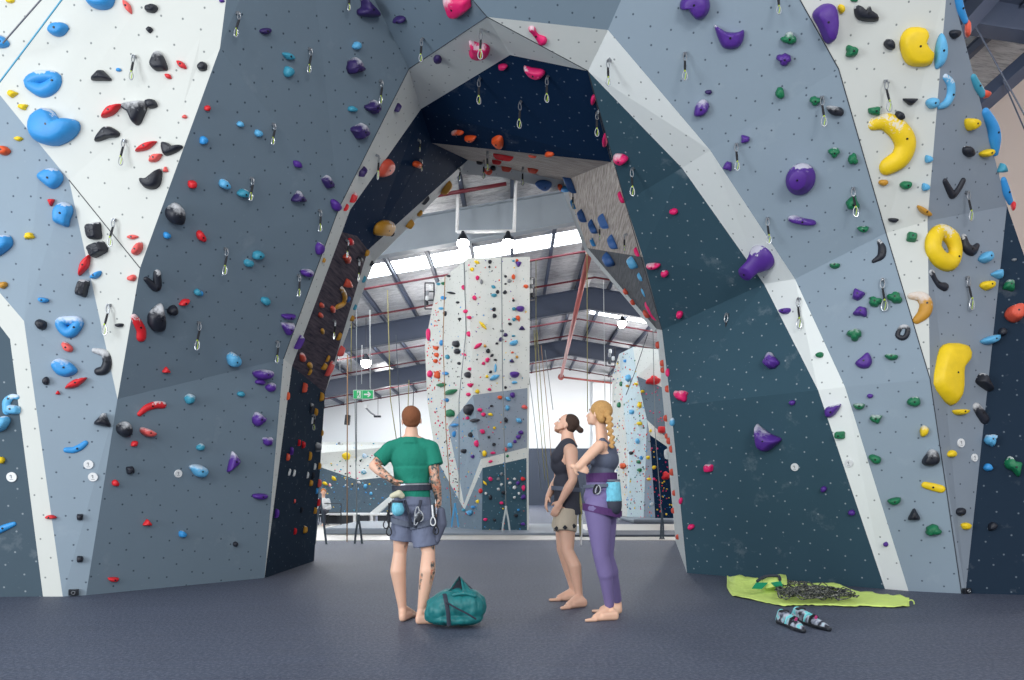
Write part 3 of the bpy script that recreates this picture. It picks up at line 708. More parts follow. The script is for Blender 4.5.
# right-hand side
outline_hold(694, 4, [(-12, -6), (-14, 5), (-8, 3), (-3, 10), (4, 16), (12, 12), (16, 3), (13, -8), (0, -14)], 'p', 'large beaked dome', 1, .55, top=.5)
outline_hold(730, 37, [(-16, -12), (-10, -9), (-3, -5), (8, -5), (14, -7), (13, 4), (7, 11), (-4, 12), (-10, 6)], 'p', 'big smiling', 1, .4)
outline_hold(701, 108, [(-7, 4), (-4, -5), (3, -9), (8, -4), (6, 4), (0, 8), (-6, 8)], 'p', 'egg-shaped', 2, .6)
def knob_hold(px, py, rb, kx, ky, rk, c, word, bulge=1.5):
    """domed base with a blunt cylindrical knob standing off it towards kx, ky"""
    p, n, k, Mw = frame_at(px, py); Mi = Mw.inverted(); s = p.y/F
    bm = bmesh.new()
    steps = [(0, 0, -0.004, rb), (0, 0, rb*s*.25, rb*.98), (kx*.1, ky*.1, rb*s*.5, rb*.84), (kx*.25, ky*.25, rb*s*.72, rb*.74), (kx*.5, ky*.5, rb*s*.86, rk*1.04), (kx*.9, ky*.9, rb*s*bulge, rk*1.0), (kx*.92, ky*.92, rb*s*bulge*1.04, rk*.9)]
    pr = None
    for (ox, oy, z, r) in steps:
        ring = [bm.verts.new((ox*s+math.cos(a*math.pi/14)*r*s, -oy*s+math.sin(a*math.pi/14)*r*s*1.08, z)) for a in range(28)]
        if pr:
            for i in range(28): bm.faces.new((pr[i], pr[(i+1) % 28], ring[(i+1) % 28], ring[i]))
        else: bm.faces.new(ring[::-1])
        pr = ring
    bm.faces.new(pr)
    o = bm_obj('climbing_hold', bm, HM[c+'1'], None, Mw, smooth=True); add_bolt(o, Mw, rb*s*bulge*1.05, .012, (kx*s, -ky*s))
    HOLDS.append((o, px, py, rb*2, HC[c][0], word, PANELS[k][2])); return o
knob_hold(800.5, 179, 14.2, -4, -3, 8.6, 'p', 'large knobbed dome', 1.25)
knob_hold(762.5, 257, 13.0, -13, 3, 7.4, 'p', 'mushroom-shaped', 1.5)
outline_hold(823, 24, [(-11, -10), (0, -20), (9, -17), (12, 0), (10, 15), (6, 20), (1, 17), (-5, 4)], 'p', 'tall cut-off cone', 0, .7, top=.75)
outline_hold(866, 14, [(-12, -8), (-9, -9), (-5, -2), (0, -4), (3, -8), (5, -3), (11, 1), (12, 7), (2, 8), (-8, 6), (-12, 0)], 'k', 'wide two-humped', 1, .5)
outline_hold(916, 47, [(-17, -4), (-13, -15), (-5, -20), (8, -19), (11, -12), (8, -4), (15, 6), (17, 8), (14, 18), (2, 20), (-8, 18), (-14, 10)], 'y', 'huge bitten round', 0, .3, top=.6)
outline_hold(940.6, 51, [(-4, -10), (1, -18), (5, -10), (6, 2), (3, 13), (-5, 18), (-6, 4)], 'l', 'tall sail-shaped', 0, .6)
sweep_hold(945, 92, [(0, -15), (5, -8), (5, 3), (1, 11), (-6, 15)], [3, 4.4, 4.8, 4.4, 2.4], 'l', 'tall crescent', 1, .9)
sweep_hold(890, 144, [(-16, -20), (-4, -22), (9, -13), (15, 0), (10, 14), (-2, 22)], [6, 8.2, 9.6, 10.4, 10.4, 9], 'y', 'huge banana-shaped', 1, .8)
sweep_hold(942, 248.5, [(-9, -9), (-2, -17), (8, -10), (12, 4), (7, 14), (-3, 11), (-10, 1)], [8.8, 7.4, 8.4, 7.6, 9.0, 9.0, 9.0], 'y', 'huge ring-shaped', 1, 1.0, True)
sweep_hold(919, 308, [(-8, -12), (2, -11), (7, -4), (5, 5), (-2, 12)], [3.4, 5.5, 6.2, 6.2, 4.2], 'g', 'hooked mustard', 2, .8)
outline_hold(949, 374, [(-10, -25), (-1, -31), (16, -29), (18, -18), (10, -8), (9, 8), (8, 25), (1, 32), (-10, 22), (-18, 10), (-15, -8)], 'y', 'huge slab-shaped', 0, .3, top=.6)
sweep_hold(953.5, 188, [(-9, -7), (-4, 3), (-1, 7), (4, 2), (9, -7)], [2.6, 3.6, 3.8, 3.4, 3.2], 'k', 'V-shaped', 0, .9)
sweep_hold(969.6, 245, [(-6, -8), (-4, 2), (2, 6), (7, 1)], [3, 5, 5.2, 3], 'k', 'kidney-shaped', 1, .9)
sweep_hold(938, 282, [(-7, -9), (-3, -2), (1, 3), (6, 5)], [3.4, 2.6, 3.4, 4.6], 'k', 'bone-shaped', 1, .9)
sweep_hold(980, 413, [(-4, -6), (0, 0), (4, 6)], [4.4, 5.4, 5.4], 'k', 'long lozenge', 2, .8)
outline_hold(982, 383, [(-2, -10), (1, -3), (5, 4), (7, 9), (0, 5), (-6, 0), (-6, -4)], 'k', 'arrowhead', 1, .7)
sweep_hold(878, 251, [(1, -10), (4, -3), (3, 5), (-4, 10)], [1.8, 3.6, 3.8, 2.2], 'k', 'tall crescent', 1, .8)
sweep_hold(902.5, 332, [(-5, 3), (-1, -5), (5, -4), (4, 3), (0, 6)], [2.4, 2.2, 2.2, 2.6, 2.6], 'k', 'ring-shaped', 2, 1.0, True)
outline_hold(802, 220, [(-14, -3), (-8, -5), (2, -2), (12, 0), (14, 4), (6, 5), (-6, 3), (-13, 1)], 'p', 'long narrow', 2, .8)
outline_hold(835, 110.6, [(-9, -4), (-3, -5), (6, -3), (9, 1), (7, 5), (-1, 5), (-6, 2)], 'k', 'long oval', 2, .6)
outline_hold(833, 411, [(-8, 1), (-6, -4), (3, -6), (8, -7), (5, 0), (-1, 6), (-6, 6)], 'p', 'two-lobed', 1, .6)
outline_hold(864, 361.5, [(-9, 2), (-2, -5), (4, -9), (8, -1), (5, 6), (-3, 7)], 'p', 'quarter-moon', 0, .4)
outline_hold(769, 438, [(-12, -14), (-6, -10), (3, -4), (13, 1), (6, 8), (-1, 13), (-8, 10), (-11, 2)], 'p', 'large chalk-topped', 2, .6)
outline_hold(930.7, 457, [(-9, 4), (-5, -3), (0, -8), (6, -6), (9, 0), (8, 6), (0, 9), (-7, 8)], 'k', 'big mussel-shaped', 2, .6)
sweep_hold(933, 487, [(-8, -2), (0, 0), (8, 2)], [3.4, 4, 4], 'y', 'long straight bar', 0, .7)
outline_hold(1013, 468, [(-9, -6), (-4, -12), (0, -7), (8, -5), (7, 3), (5, 9), (-1, 3), (-7, 0)], 'n', 'irregular leaf-shaped', 1, .5)
outline_hold(1013, 314, [(-9, 1), (-5, -6), (5, -9), (9, -4), (7, 6), (0, 9), (-6, 6)], 'c', 'faceted cube-like', 1, .8, top=.6)
sweep_hold(990, 133, [(-5, -21), (1, -8), (4, 6), (5, 20)], [4, 6, 6.4, 3.4], 'b', 'long tall edge-mounted', 0, 1.0)
sweep_hold(977, 86, [(-4, -9), (0, 0), (5, 8)], [3, 4, 3.6], 't', 'small edge-mounted', 0, 1)
sweep_hold(1006, 192, [(-3, -12), (0, 0), (4, 10)], [3, 4, 3], 'b', 'lower edge-mounted', 0, 1)
sweep_hold(960, 9, [(-3, -14), (0, 0), (5, 12)], [4, 4, 3], 'b', 'topmost edge-mounted', 0, 1)
# --- the many ordinary holds:  px py width height colour shape [rotation [chalk]]
DATA = '''
11 1 8 5 y r;13 94 9 7 y x;23.5 107 9 6 y x;19 139 9 5 y l;5 151 11 10 o r 0 0;30 236 9 7 y x;4 285 8 7 g x;102 77 19 12 k t 0 0;119 70 5 4 b r
128 7 17 6 s l -60;152 9 12 9 k r 0 0;150 30 6 6 k q 45 0;182 65 13 6 r l -40 0;168.5 76.5 8 5 r l -35 0;203 67 10 9 k r 0 0;222 1 5 4 p r
112 111 24 9 r l 35 1;152 104 13 10 k l -25 0;185 117 5 4 s x;207 108 6 6 r r 0 0;146.5 146.5 24 7 r l 25 0;156 158 15 8 s l 30 1;166 170 5 7 s t;203 140 8 8 b r;191.5 184 9 9 r l -45 0
51.5 202 7 9 r t 180 0;95.6 231 14 19 k q 8 1;99 249 18 15 k q 25 1;85 265 25 9 r l 62 0;97 275 12 8 b w 35 0;83 288 13 19 k q -15 1;133 237 12 5 s l 0 0;138.5 249 15 11 s w 60 1;132.6 278 8 7 s r
174.5 213.5 17 23 k r 5 2;166.5 235 7 7 b r;200.6 236 12 8 r r -60 0;43.7 300 11 8 b w -10 0;41.6 324.4 12 10 k r -20 0;67.6 347 13 8 s r -40 1;76 383 25 8 r l 25 1;46 381 8 8 k r;120 325 8 6 k w 0 0
172 310 10 10 k r 0 0;184 302 12 6 r l 25 0;197 292 7 7 t r;166 370 8 6 r t 0 0;58 393 5 5 r t;103 421 17 15 k t -10 2;123.5 429 16 15 k r 0 2;2 460 7 7 y r;129.7 470 8 8 k q 10 0;115 483 7 7 r r 0 0
51 517 11 6 r w 180 0;80 517 7 7 k q 0 0;80 559 7 7 k q 0 0;113 579 11 7 r w 0 0;147 432 17 12 s w -20 2;134 443.6 8 6 r l 35;189 398.6 10 10 t r 0 2;240.5 394 7 6 t r;200 447 8 7 t r 0 2
257.5 419 12 13 p x 0 2;267 441 9 9 p x 0 2;260 382 10 6 p r;270 387 10 9 p r 0 2;147 523 9 7 r t 0 0;182 534 8 7 b r 0 1;235 544 5 5 k r;259.5 496 15 9 p w 0 0
240 124 7 6 l r;258 133 8 7 l r;224 184 12 9 l r -50;243 193 12 9 t r;352 109 9 6 t r 0 0;297 164 10 7 p l -40 0;327 182 14 9 d q -60 2;298 197 14 12 d t 0 2
265 31 11 7 d r 0 0;288 56 14 7 t l -25;287.7 71.5 9 12 t r 0 1;356 45.6 8 8 l r;400 18.5 13 8 d w 180 0;353.6 66 15 16 d x 0 2;372 107 13 13 d x 0 2;359 131 15 15 d q 30 2;396 107 8 7 d r 0 0;361 171 10 8 d l 30 0;416 164 8 7 o l 30 0
335 205 9 12 p r 30;257.4 254.7 11 9 t r;248 262.5 9 8 t r;319 248 8 13 p r 0 1;306 272 12 11 p w 0 2;200 293 5 6 b r;265 300.5 9 8 t r;288 316 14 8 p w 0 0;287 327 12 14 p t 180 2;297 341 9 14 p r -20 1;232.7 359 14 13 l r 0 1;262 374 19 16 p w 0 2
352 197 10 7 r l 50 2;345 207 7 5 r l 70 0;323 260 4 4 g r;287 396 4 7 o r 0 0;391 233 5 5 k r 0 0;425 200 9 4 k l 40 0;419 212.5 6 5 g r;408.5 223 8 8 g r;370.6 263 5 5 k l 40 0;366 252.6 5 6 g r;363 279 4 6 t r;354 307 4 5 t r;351 318 5 5 g r
349.6 241.5 5 7 r r 0 0;346 258 6 9 c x 0 0;359 259 5 6 k r 0 0;347 283.5 7 10 c t 0 0;347.5 299 4 6 v r 0 0;332 309 4 7 c r 0 0;321 305 4 5 c r;320 315 4 5 c r;322 331 3 6 g r;338 336 5 7 g r;339 350.6 8 9 s q;301.6 357 5 9 c r 0 2;309 365 4 7 g r;309 371.5 4 6 g r;327 358 4 6 g r;323 366 7 6 g r 0 1;328 368 7 15 s r 10 1
302.6 387.6 7 8 c x 0 0;320 397 6 9 g t;310 408 5 9 k x 0 2;314.5 412 5 7 g r 0 1;311.6 420.5 3 6 w r;321.5 433 3 5 g r;298 442.6 4 6 r r 0 1;302 444.6 5 6 r r;316 447 8 9 e w 130 2;290 451 5 8 p l 40;286.5 457 5 7 c r 0 0;309 456 4 8 g r;288.7 472 2.6 7 w l 90;293.5 473 2.6 7 w l 90;307 475 2.6 6 w r;314 466.6 3 6 w r;318.5 466 4 6 g r;312 475 4 6 k x 0 0;309.7 483 5 5 g r;316 491 5 3 b r;294 501 4 2.5 s r;318 483 5 7 s r 0 2
303.5 529.4 6 7 g t 0 1;294 531 4 6 r r 0 0;300.6 510 5 4 k r;275 513 6 8 p r 0 0;314 510.6 4 6 g r;317.5 502.5 4 7 r r 0 0
437.7 58 9 6 d r 0 0;503 66 10 5 m r 0 0;458 131.5 13 5 o w 180 2;471 137 12 7 o w 0 0;503 155 18 6 r r 0 0;549.5 153.6 10 4 o r 0 0;532.5 155.5 7 3 c r;497 160.5 8 5 r x 0 0;487.7 170 9 7 c w 0 0;506.5 167 9 6 c w 180 0;533 168.6 9 6 c t 180 0;479.5 161.5 6 4 k r 0 0;493 167.5 6 4 k r 0 0;560 187 5 6 o r
593.5 99 5 9 m r 0 0;605 140 5 12 m r 0 0;621 158 14 10 m r -10 2;622.5 197 5 11 m x 0 0
584 215 9 12 v t 180 0;595 227 8 14 v t 0 0;605.7 220.7 10 13 v q 10 0;615 241.7 10 13 v t 30 0;594 241.7 5 8 b r;566.5 188.7 6 13 b l 80 0;574 204 4 9 b r;610.8 258 12 12 v t 20 0;634.4 261.5 12 10 l r -20 1;642 276 6 9 l r;648 291 8 10 l x;643.6 295.7 4 6 v r;626.6 291 5 6 c r;633.7 301.6 5 5 c r;647.6 313 6 8 c r 0 0;638 251.6 5 9 m r
653.8 265 14 8 m w 0 2;665 273 7 7 m r;674 211 8 6 m r 0 0;680 314 7 7 m r 0 0;682 396 12 11 m x -20 2;709 468 9 8 m q 0 1;691.6 526.6 6 6 m r;681 500.7 3.5 7 m r;772 362 13 15 p x 0 2;792.5 402.6 7 5 p r;824 489 6 6 p r 0 0;852 512.4 7 6 p r 0 0
659 345 5 6 c r;663.5 363 5 6 c r;664 370 5 5 c r;668.5 389 5 6 c r;667 418 5 6 c r;672.7 422 5 8 l r 0 2;670 441 5 6 c r;667.5 436 4 5 c r;668 454 5 9 w r;672 449 4 6 c r;673 472 5 6 c r;675 493 4 5 c r;674 510.5 4 5 c r;678.5 537 4 5 c r;668 373 3.5 9 m r
786 311 12 9 p w 10 0;820 355 7 6 n r 0 0;840 435 11 8 n q 0 0;886 544 5 5 p r;789 38.5 15 12 n x 0 2;784 59 14 12 p x 0 0;780 93 9 12 n r 20 0;708.5 92 7 5 d r 0 0
745 139 9 8 p x 0 0;728 166 9 9 p x 0 0;815 100.6 11 9 n x 0 0;834 152 11 10 n x 0 1;852.8 159 10 11 n x 0 0;852.5 203 13 13 n x 20 0;863 228.5 12 9 n w 0 1;835 266 11 8 n w 0 2
858 295 12 11 p x 0 1;861 312 14 10 p x 0 0;875 302 13 10 n x 0 0;895 298 15 11 n x -15 1;854.7 334.7 14 12 n x 0 2;891.5 357 14 9 n w -5 2
870 396 6 5 p r 0 0;859 406 12 10 n w 0 2;875.7 418.5 12 9 n x 0 2;914 401.6 13 11 n r 0 1;924 431 9 12 y r 0 2;875 459 13 9 n r -20 0;894.4 500.7 14 11 n w 10 0;914 515.4 12 13 k t 0 0;933 530 16 11 n x 0 0
841 9 7 10 y r 0 0;854 0 8 4 n r;851 51.5 12 12 n x 0 0;889 44.5 10 12 k r 20 1;910 101 15 8 k t 180 0;899 116 11 9 k r -25 0;874 111 12 9 n x 0 0;883 182.5 9 7 g r;905.5 185 11 9 n r 15 0;928 159 8 11 l w 90 0;925 187 8 11 l w 90 0;932 103 11 13 l r -40 0;924 211 17 9 g w -35 0;893 220 10 7 k w 0 0;911.6 237.6 11 10 n q -10 0
953.5 34 9 13 k w -110 0;969.6 124 13 18 y w 100 1;967 151.5 12 9 k r -45 1;985 153 13 11 y w 20 0;983.7 258 12 15 l w 45 0;996 274.5 10 10 l t 90 1;986 285.6 12 10 y r 0 0;988.7 340 17 12 l w 20 1;959.4 412 15 9 y w 0 1;950.5 454 9 7 y r;959.4 511.7 8 8 k r 0 0;965 526 9 7 y r
990 440 12 12 l x 0 2;987.6 467.6 9 8 b r;992 526.5 8 10 k r -30 0;1008.5 286 11 11 n x 0 2;1002 332.5 9 8 k r 0 0;1014 260 5 3 e r;967 29 4 18 c r 0 0;985 94 7 8 c x 0 0;1001 169 8 11 t t;1013 206 5 9 r r 0 0'''
for it in DATA.replace('\n', ';').split(';'):
    s = it.split()
    if not s: continue
    simple_hold(float(s[0]), float(s[1]), float(s[2]), float(s[3]), s[4], s[5], float(s[6]) if len(s) > 6 else 0, int(s[7]) if len(s) > 7 else None)
# holds on the centre tower, the far tower and the boulder wall
DATA2 = '''
477 262.5 6 3.5 y l -20 0;472 269.5 4 4 y r;490 262 4 4 k r;489.5 267 2.5 2.5 k r;477.5 278 4 4.5 m r 0 0;481.5 282 3 5 e r 10;493.5 287 5 3.5 t l -30;494 295.5 6 5 t w;497.5 292 3.5 4 k r;505 292.5 4 4 k r
518.5 264 6 6 p t 180 0;517 260.5 3 3 o r;513.5 261 3 2 t r;505.5 276.5 3 3 k r;513.5 277 4 5 o r;509.5 281 4 4 e r;526 286.5 5 4 o r;505.5 284 2.5 2 k r;513.5 300.5 3 2.5 k r;520.5 309 8.5 8 p w 0 0;514 309 4 4 t l -40
518 318 4.5 5 o r;514 319.5 3.5 4 t r;510 324 4 3 k r;522 328.5 6 5 d t;494 309.5 4 4 k r;494.5 316 4 5 k r;474.5 298 4.5 5 m r;483 325.5 11 3.5 y l -48 0;478 346 10 4 m l 35 0;485 346 3 3 g r
488 351 4.5 4.5 k r;492 355.5 4.5 3 k l 40;495.5 360 4 2.5 k l -10;487.5 360 4.5 5 m r;483.5 363.5 3.5 3.5 m r;495.5 368 2.5 9 l r;494.5 377.5 11 5 l l 25 1;487 376.5 3.5 3 y r;490.5 372 4 3 k l 35;489.5 389.5 4 3 m r
477.5 391.5 5 4 y r;505.5 335 4.5 4 d r;501 339.5 4.5 4.5 d r;502 331 3.5 3 k r;497 343.5 3 2.5 k r;514 343 9 7 l w 20 1;513.5 336 4 2 t r;512 361 4.5 4.5 d t;514.5 374.5 10 9 p w 0 0;514.5 382.5 6 3 l r;505.5 387.5 3 3 k r;517 357 3 3 g r
512.5 352.5 3 2 o r;451.5 293 2.5 9 k l 80;449 276 3 3 k r;443.5 283.5 3 3 n r;439 284 3 3 t r;444 298 4 4 b r;441.5 308.5 4 3 l r;445.5 313.5 3 5 k r;458 302.5 3 2.5 k r;460 319 3 2.5 k r;466 311.5 3.5 4 m r;464 287.5 3 5 m r;469.5 317.5 4 3.5 m r
457 344 6 7 k r;458 351.5 5 6 k r;448 357 3.5 5 t r;442 343 3 6 b r;464.5 354.5 5 2.5 m l -30;469 334 3 5.5 m r;468.5 375 5 7 k r 0 1;470 369 3 3 m r;446 373.5 5 4 b r;442 385 4 11 n l 95 0;451.5 392 5 14 n l 110 0;459.5 363.5 3 3 k r
471 385 5 5 m t 180;469 394.5 3.5 4 m r;451.5 413.5 7 8 n x 0 0;447 400 4 4 b r;429 334.5 3 14 m r;430.5 374 4 8 m r;436.5 348 5 4 o x;437 355 4 5 o r;438 375 5 8 o x;436 361 4 4 o r
470 409.5 8 11 k r 0 0;475 420.5 4 10 k l 95 0;468 418 3 3.5 m r;480 410 5 4 m r;483.5 414.5 5 4 m r;491.5 406 4 2 k r;490.5 414.5 5 3 y r;482.5 431.5 6 5 m l -35;471 435 3.5 5.5 k r;477 443.5 3.5 7 m r;484.5 453.5 5 6 y r 0 0;493 453 6 3 m l
494 444.5 4 4 k l 45;464.5 451 4.5 7 k w;473 456.5 3 3.5 p r;455 425 3.5 9 b l 95 0;454.5 434 3 6 b r;500 397.5 5 4 o r;512.5 395 5 6 p r;508 399 6 4 l l -30;507.5 408 4 6 l r;505.5 420 5 5 k x;519 420.5 7 5 l l -30;524.5 407 6 4 s r
521 432.5 5 4.5 p r 0 1;518.5 437 5 5 p r 0 1;515 441.5 4 3.5 p r;510 445.5 6 6 l l -50;505.5 449.5 4 4 s r;507.5 456 3 3 n r;490.5 461.5 5 3 m l 15;494.5 428 3 3 y r;489 437 3 3 k r
490.5 479 4.5 4.5 m r 0 0;485 483 6 2.5 y l -50 0;501.5 474 3.5 3 e r;498.5 479 4 3 e r;501.5 484.5 3 3 w r;498.5 489 3 3 w r;486 493.5 3 3 w r;510 483 3.5 3 w r;514.5 479 3.5 2.5 w r;514.5 487.5 4 4 w r;518 483 4 4 p r 0 1;523 479 5 4 r r 0 1;523.5 488 4 6 m r
519 493.5 3 3 w r;514.5 497.5 3 3 w r;523.5 497 5 5 p r;490.5 497.5 4 5 k r;501.5 503 4.5 3 m r;485.5 519.5 4 3.5 m r;494.5 520 3.5 3 k r;516 515.5 4 3.5 k r;523 524 5 3 p r;481 491 3 5 r r;503.5 492.5 4 4 k x;518.5 510 3 2.5 b r
464 510 3 3 t r;470.5 512.5 5 5 l x;473.5 507 4 3 b r;478 501.5 2.5 4 y r
653.5 381 14 8 r x 10 0;661.5 430 8 7 r q 0 0;665.7 476 8 8 r x 0 0;629.5 378 5 7 l x 0 0;625.5 361 2.5 3.5 b r;632.5 412 4 5 l x;640 405 3 6 y x;628 386 3 3 g r;636.5 384 3 3 y r;642.5 391.5 4 3 y r;650.5 431 3 3 y r;619.5 405 3 6 n r;621.5 384 2.5 5 n r
624 466 5 6 o x 0 0;640 423.5 4 4 y r;638 441 3 6 l r;639 462 3 4 n r;640 470 3.5 4 n r;648.5 457.5 3 4 y r;654 467.5 4 4 y r;649.5 479 3 3 y r;654 479 3 2.5 m r;641.5 458 2.5 4 b r;631.5 453 3 4 k r;651.5 519 3 3 n r;652 504 2.5 3 w r
346.5 457 8.5 6 y r 0 0;355 449.5 4 3.5 t r;364.5 456.5 5 4 l r;363.5 472.5 5 4.5 t r;344.5 457 0.1 0.1 y r;358.5 483 5 2.5 e r;334 479 3.5 6 y l 60 0;325 484 6 3 y l -20 0;330 485.5 3 3 c r;365.5 487 4 4 l r;371 494 3.5 3 l r;343.5 456.5 0.1 0.1 y r;360.5 461 2 2 k r;339.5 443.5 4 2 k r;344 457.5 0.1 .1 y r'''
NFG = len(HOLDS)
for it in DATA2.replace('\n', ';').split(';'):
    s = it.split()
    if not s or float(s[2]) < 1: continue
    simple_hold(float(s[0]), float(s[1]), float(s[2]), float(s[3]), s[4], s[5], float(s[6]) if len(s) > 6 else 0, int(s[7]) if len(s) > 7 else None)
# the countless pinhead-sized holds on the same faraway walls: one object
rnd = random.Random(5); bm = bmesh.new(); cols = list('krmbyntopcwd'); mi = {}
mats = [HM[c+'0'] for c in cols]
def sprinkle(region, n, pal, smin, smax):
    m = len(region); xs = [a for a, b in region]; ys = [b for a, b in region]; cnt = 0
    while cnt < n:
        x, y = rnd.uniform(min(xs), max(xs)), rnd.uniform(min(ys), max(ys))
        ins = False; j = m-1
        for i in range(m):
            if (region[i][1] > y) != (region[j][1] > y) and x < (region[j][0]-region[i][0])*(y-region[i][1])/(region[j][1]-region[i][1])+region[i][0]: ins = not ins
            j = i
        if not ins: continue
        cnt += 1
        p, nn, k = cast(x, y)
        if k < NARCH: continue
        r = rnd.uniform(smin, smax)/2*p.y/F; ci = cols.index(rnd.choice(pal))
        Mx = Matrix.Translation(p) @ nn.to_track_quat('Z', 'Y').to_matrix().to_4x4() @ Matrix.Rotation(rnd.uniform(0, 6), 4, 'Z') @ Matrix.Diagonal((r, r*rnd.uniform(.5, 1), r*.7, 1))
        q = bmesh.ops.create_icosphere(bm, subdivisions=1, radius=1, matrix=Mx)
        for f in {f for vv in q['verts'] for f in vv.link_faces}: f.material_index = ci; f.smooth = True
sprinkle([(425, 345), (437, 290), (448, 427), (464, 504), (447, 480), (427, 400)], 150, 'kkrrmmbcoo', 1.2, 2.8)
sprinkle([(437, 283), (468, 260), (473, 395), (448, 427)], 60, 'kkkbmt', 1.0, 2.4)
sprinkle([(468, 260), (527, 260), (526, 530), (482, 530), (473, 395)], 110, 'kkmbyptoc', 0.9, 2.2)
sprinkle([(448, 427), (473, 397), (481, 459), (482, 530), (446, 528), (440, 470)], 90, 'kbmbyrwt', 1.0, 2.4)
sprinkle([(613, 376), (619, 356), (633, 350), (650, 435), (655, 520), (619, 518)], 330, 'kkrrmbyntop', 1.0, 2.5)
sprinkle([(651, 437), (667, 449), (674, 520), (656, 520)], 40, 'mmyrb', 1.2, 2.6)
sprinkle([(640, 380), (664, 390), (667, 438), (649, 420)], 20, 'mmkr', 1.0, 2.2)
sprinkle([(320, 443), (388, 443), (382, 476), (358, 479), (320, 466)], 90, 'kntbmmy', 1.0, 2.6)
sprinkle([(320, 469), (358, 481), (395, 478), (395, 512), (320, 512)], 70, 'kwbbtty', 1.0, 2.6)
# only the 300 holds that show largest stay separate things; the smaller rest joins this object
HOLDS.sort(key=lambda h: -h[3])
for h in HOLDS[300:]:
    o = h[0]; key = o.data.materials[0].name
    if o.data.materials[0] not in mats: mats.append(o.data.materials[0])
    ci = mats.index(o.data.materials[0]); n0 = len(bm.faces); mw = o.matrix_world.copy() if False else o.matrix_basis
    vs = [bm.verts.new(mw @ vv.co) for vv in o.data.vertices]
    for pl in o.data.polygons:
        f = bm.faces.new([vs[i] for i in pl.vertices]); f.material_index = ci; f.smooth = True
    for c in list(o.children): bpy.data.objects.remove(c)
    bpy.data.objects.remove(o)
HOLDS = HOLDS[:300]
o = bm_obj('small_climbing_holds', bm, mats)
tag(o, 'the countless smallest multicoloured holds dotted over the arch, the towers and the boulder wall', 'climbing hold', None, 'stuff')
# --- labels: size, colour, shape and panel, then the place among holds that share all of these
WORDS = ['', 'first', 'second', 'third', 'fourth', 'fifth', 'sixth', 'seventh', 'eighth', 'ninth', 'tenth', 'eleventh', 'twelfth', 'thirteenth', 'fourteenth', 'fifteenth', 'sixteenth', 'seventeenth', 'eighteenth', 'nineteenth']
def size_word(s): return 'tiny' if s < 6 else 'small' if s < 10.5 else 'medium' if s < 16 else 'large'
def order_words(i, n, down=('topmost', 'lowest')):
    if i == 0: return down[0]
    if i == n-1: return down[1]
    if i <= n//2: return WORDS[i+1]+' from top'
    return WORDS[n-i]+' from bottom'
grp = {}; FARP = {p[2] for p in PANELS[NARCH:]}
for h in HOLDS: grp.setdefault((size_word(h[3]), h[4], h[5], h[6]), []).append(h)
for (sz, c, sh, pn), L in grp.items():
    L.sort(key=lambda h: h[2])
    big = sh.split()[0] in ('large', 'big', 'huge', 'small', 'tall', 'long', 'wide')
    for i, h in enumerate(L):
        base = '%s%s %s hold' % ('' if big else sz+' ', c if not big else sh, sh if not big else c)
        lab = base+' on the '+pn if len(L) == 1 else base+', '+order_words(i, len(L))+' of such on '+pn
        tag(h[0], lab, 'climbing hold', 'holds bolted to the climbing arch' if pn not in FARP else 'holds on the faraway towers')
# --- round white marker discs with grey print
def marker(px, py, d, lab):
    p, n, k, Mw = frame_at(px, py); r = d/2*p.y/F
    t = empty('marker_disc'); t.matrix_world = Mw
    bm = bmesh.new(); bmesh.ops.create_cone(bm, cap_ends=True, segments=24, radius1=r, radius2=r*.97, depth=.012, matrix=Matrix.Translation((0, 0, .008)))
    bm_obj('disc', bm, M_disc, t, Mw)
    bm = bmesh.new(); z = .0145
    box(bm, (0, r*.1, z), (r*.16, r*.7, .002)); box(bm, (0, -r*.5, z), (r*.7, r*.1, .002)); box(bm, (-r*.2, r*.3, z), (r*.12, r*.3, .002), Matrix.Rotation(-.7, 3, 'Z'))
    bm_obj('print', bm, HM['e0'], t, Mw)
    tag(t, lab, 'marker', 'white numbered route discs')
for px, py, d, lab in ((12, 477, 10, 'white route disc on the far left charcoal panel'), (88.5, 464.5, 9, 'upper of two white route discs on the left pale panel'),
                       (93, 477, 9, 'lower of two white route discs on the left pale panel'), (178, 473.5, 8, 'white route disc on the slate left wall beside the light blue nosed hold'),
                       (795, 467, 8, 'white route disc on the dark teal right panel'), (849, 463, 8, 'pale route disc on the right white band'),
                       (960.5, 443, 9, 'upper white route disc on the far right grey panel'), (974, 457.7, 8, 'lower white route disc on the far right grey panel')):
    marker(px, py, d, lab)
def anchor_plate(px, py, w, h, lab):
    p, n, k, Mw = frame_at(px, py); s = p.y/F
    t = empty('floor_anchor'); t.matrix_world = Mw
    bm = bmesh.new(); box(bm, (0, 0, .02), (w*s, h*s, .04), bev=.004); bm_obj('plate', bm, M_dmetal, t, Mw)
    bm = bmesh.new(); tube(bm, [(math.cos(a*math.pi/8)*.016, math.sin(a*math.pi/8)*.016, .05) for a in range(16)], .005, 6, True); bm_obj('ring', bm, M_bolt_l, t, Mw)
    tag(t, lab, 'anchor')
anchor_plate(74, 592, 9, 6, 'black anchor plate at the foot of the left pale panel')
anchor_plate(965, 590.5, 8, 5, 'black anchor plate at the foot of the far right grey panel')

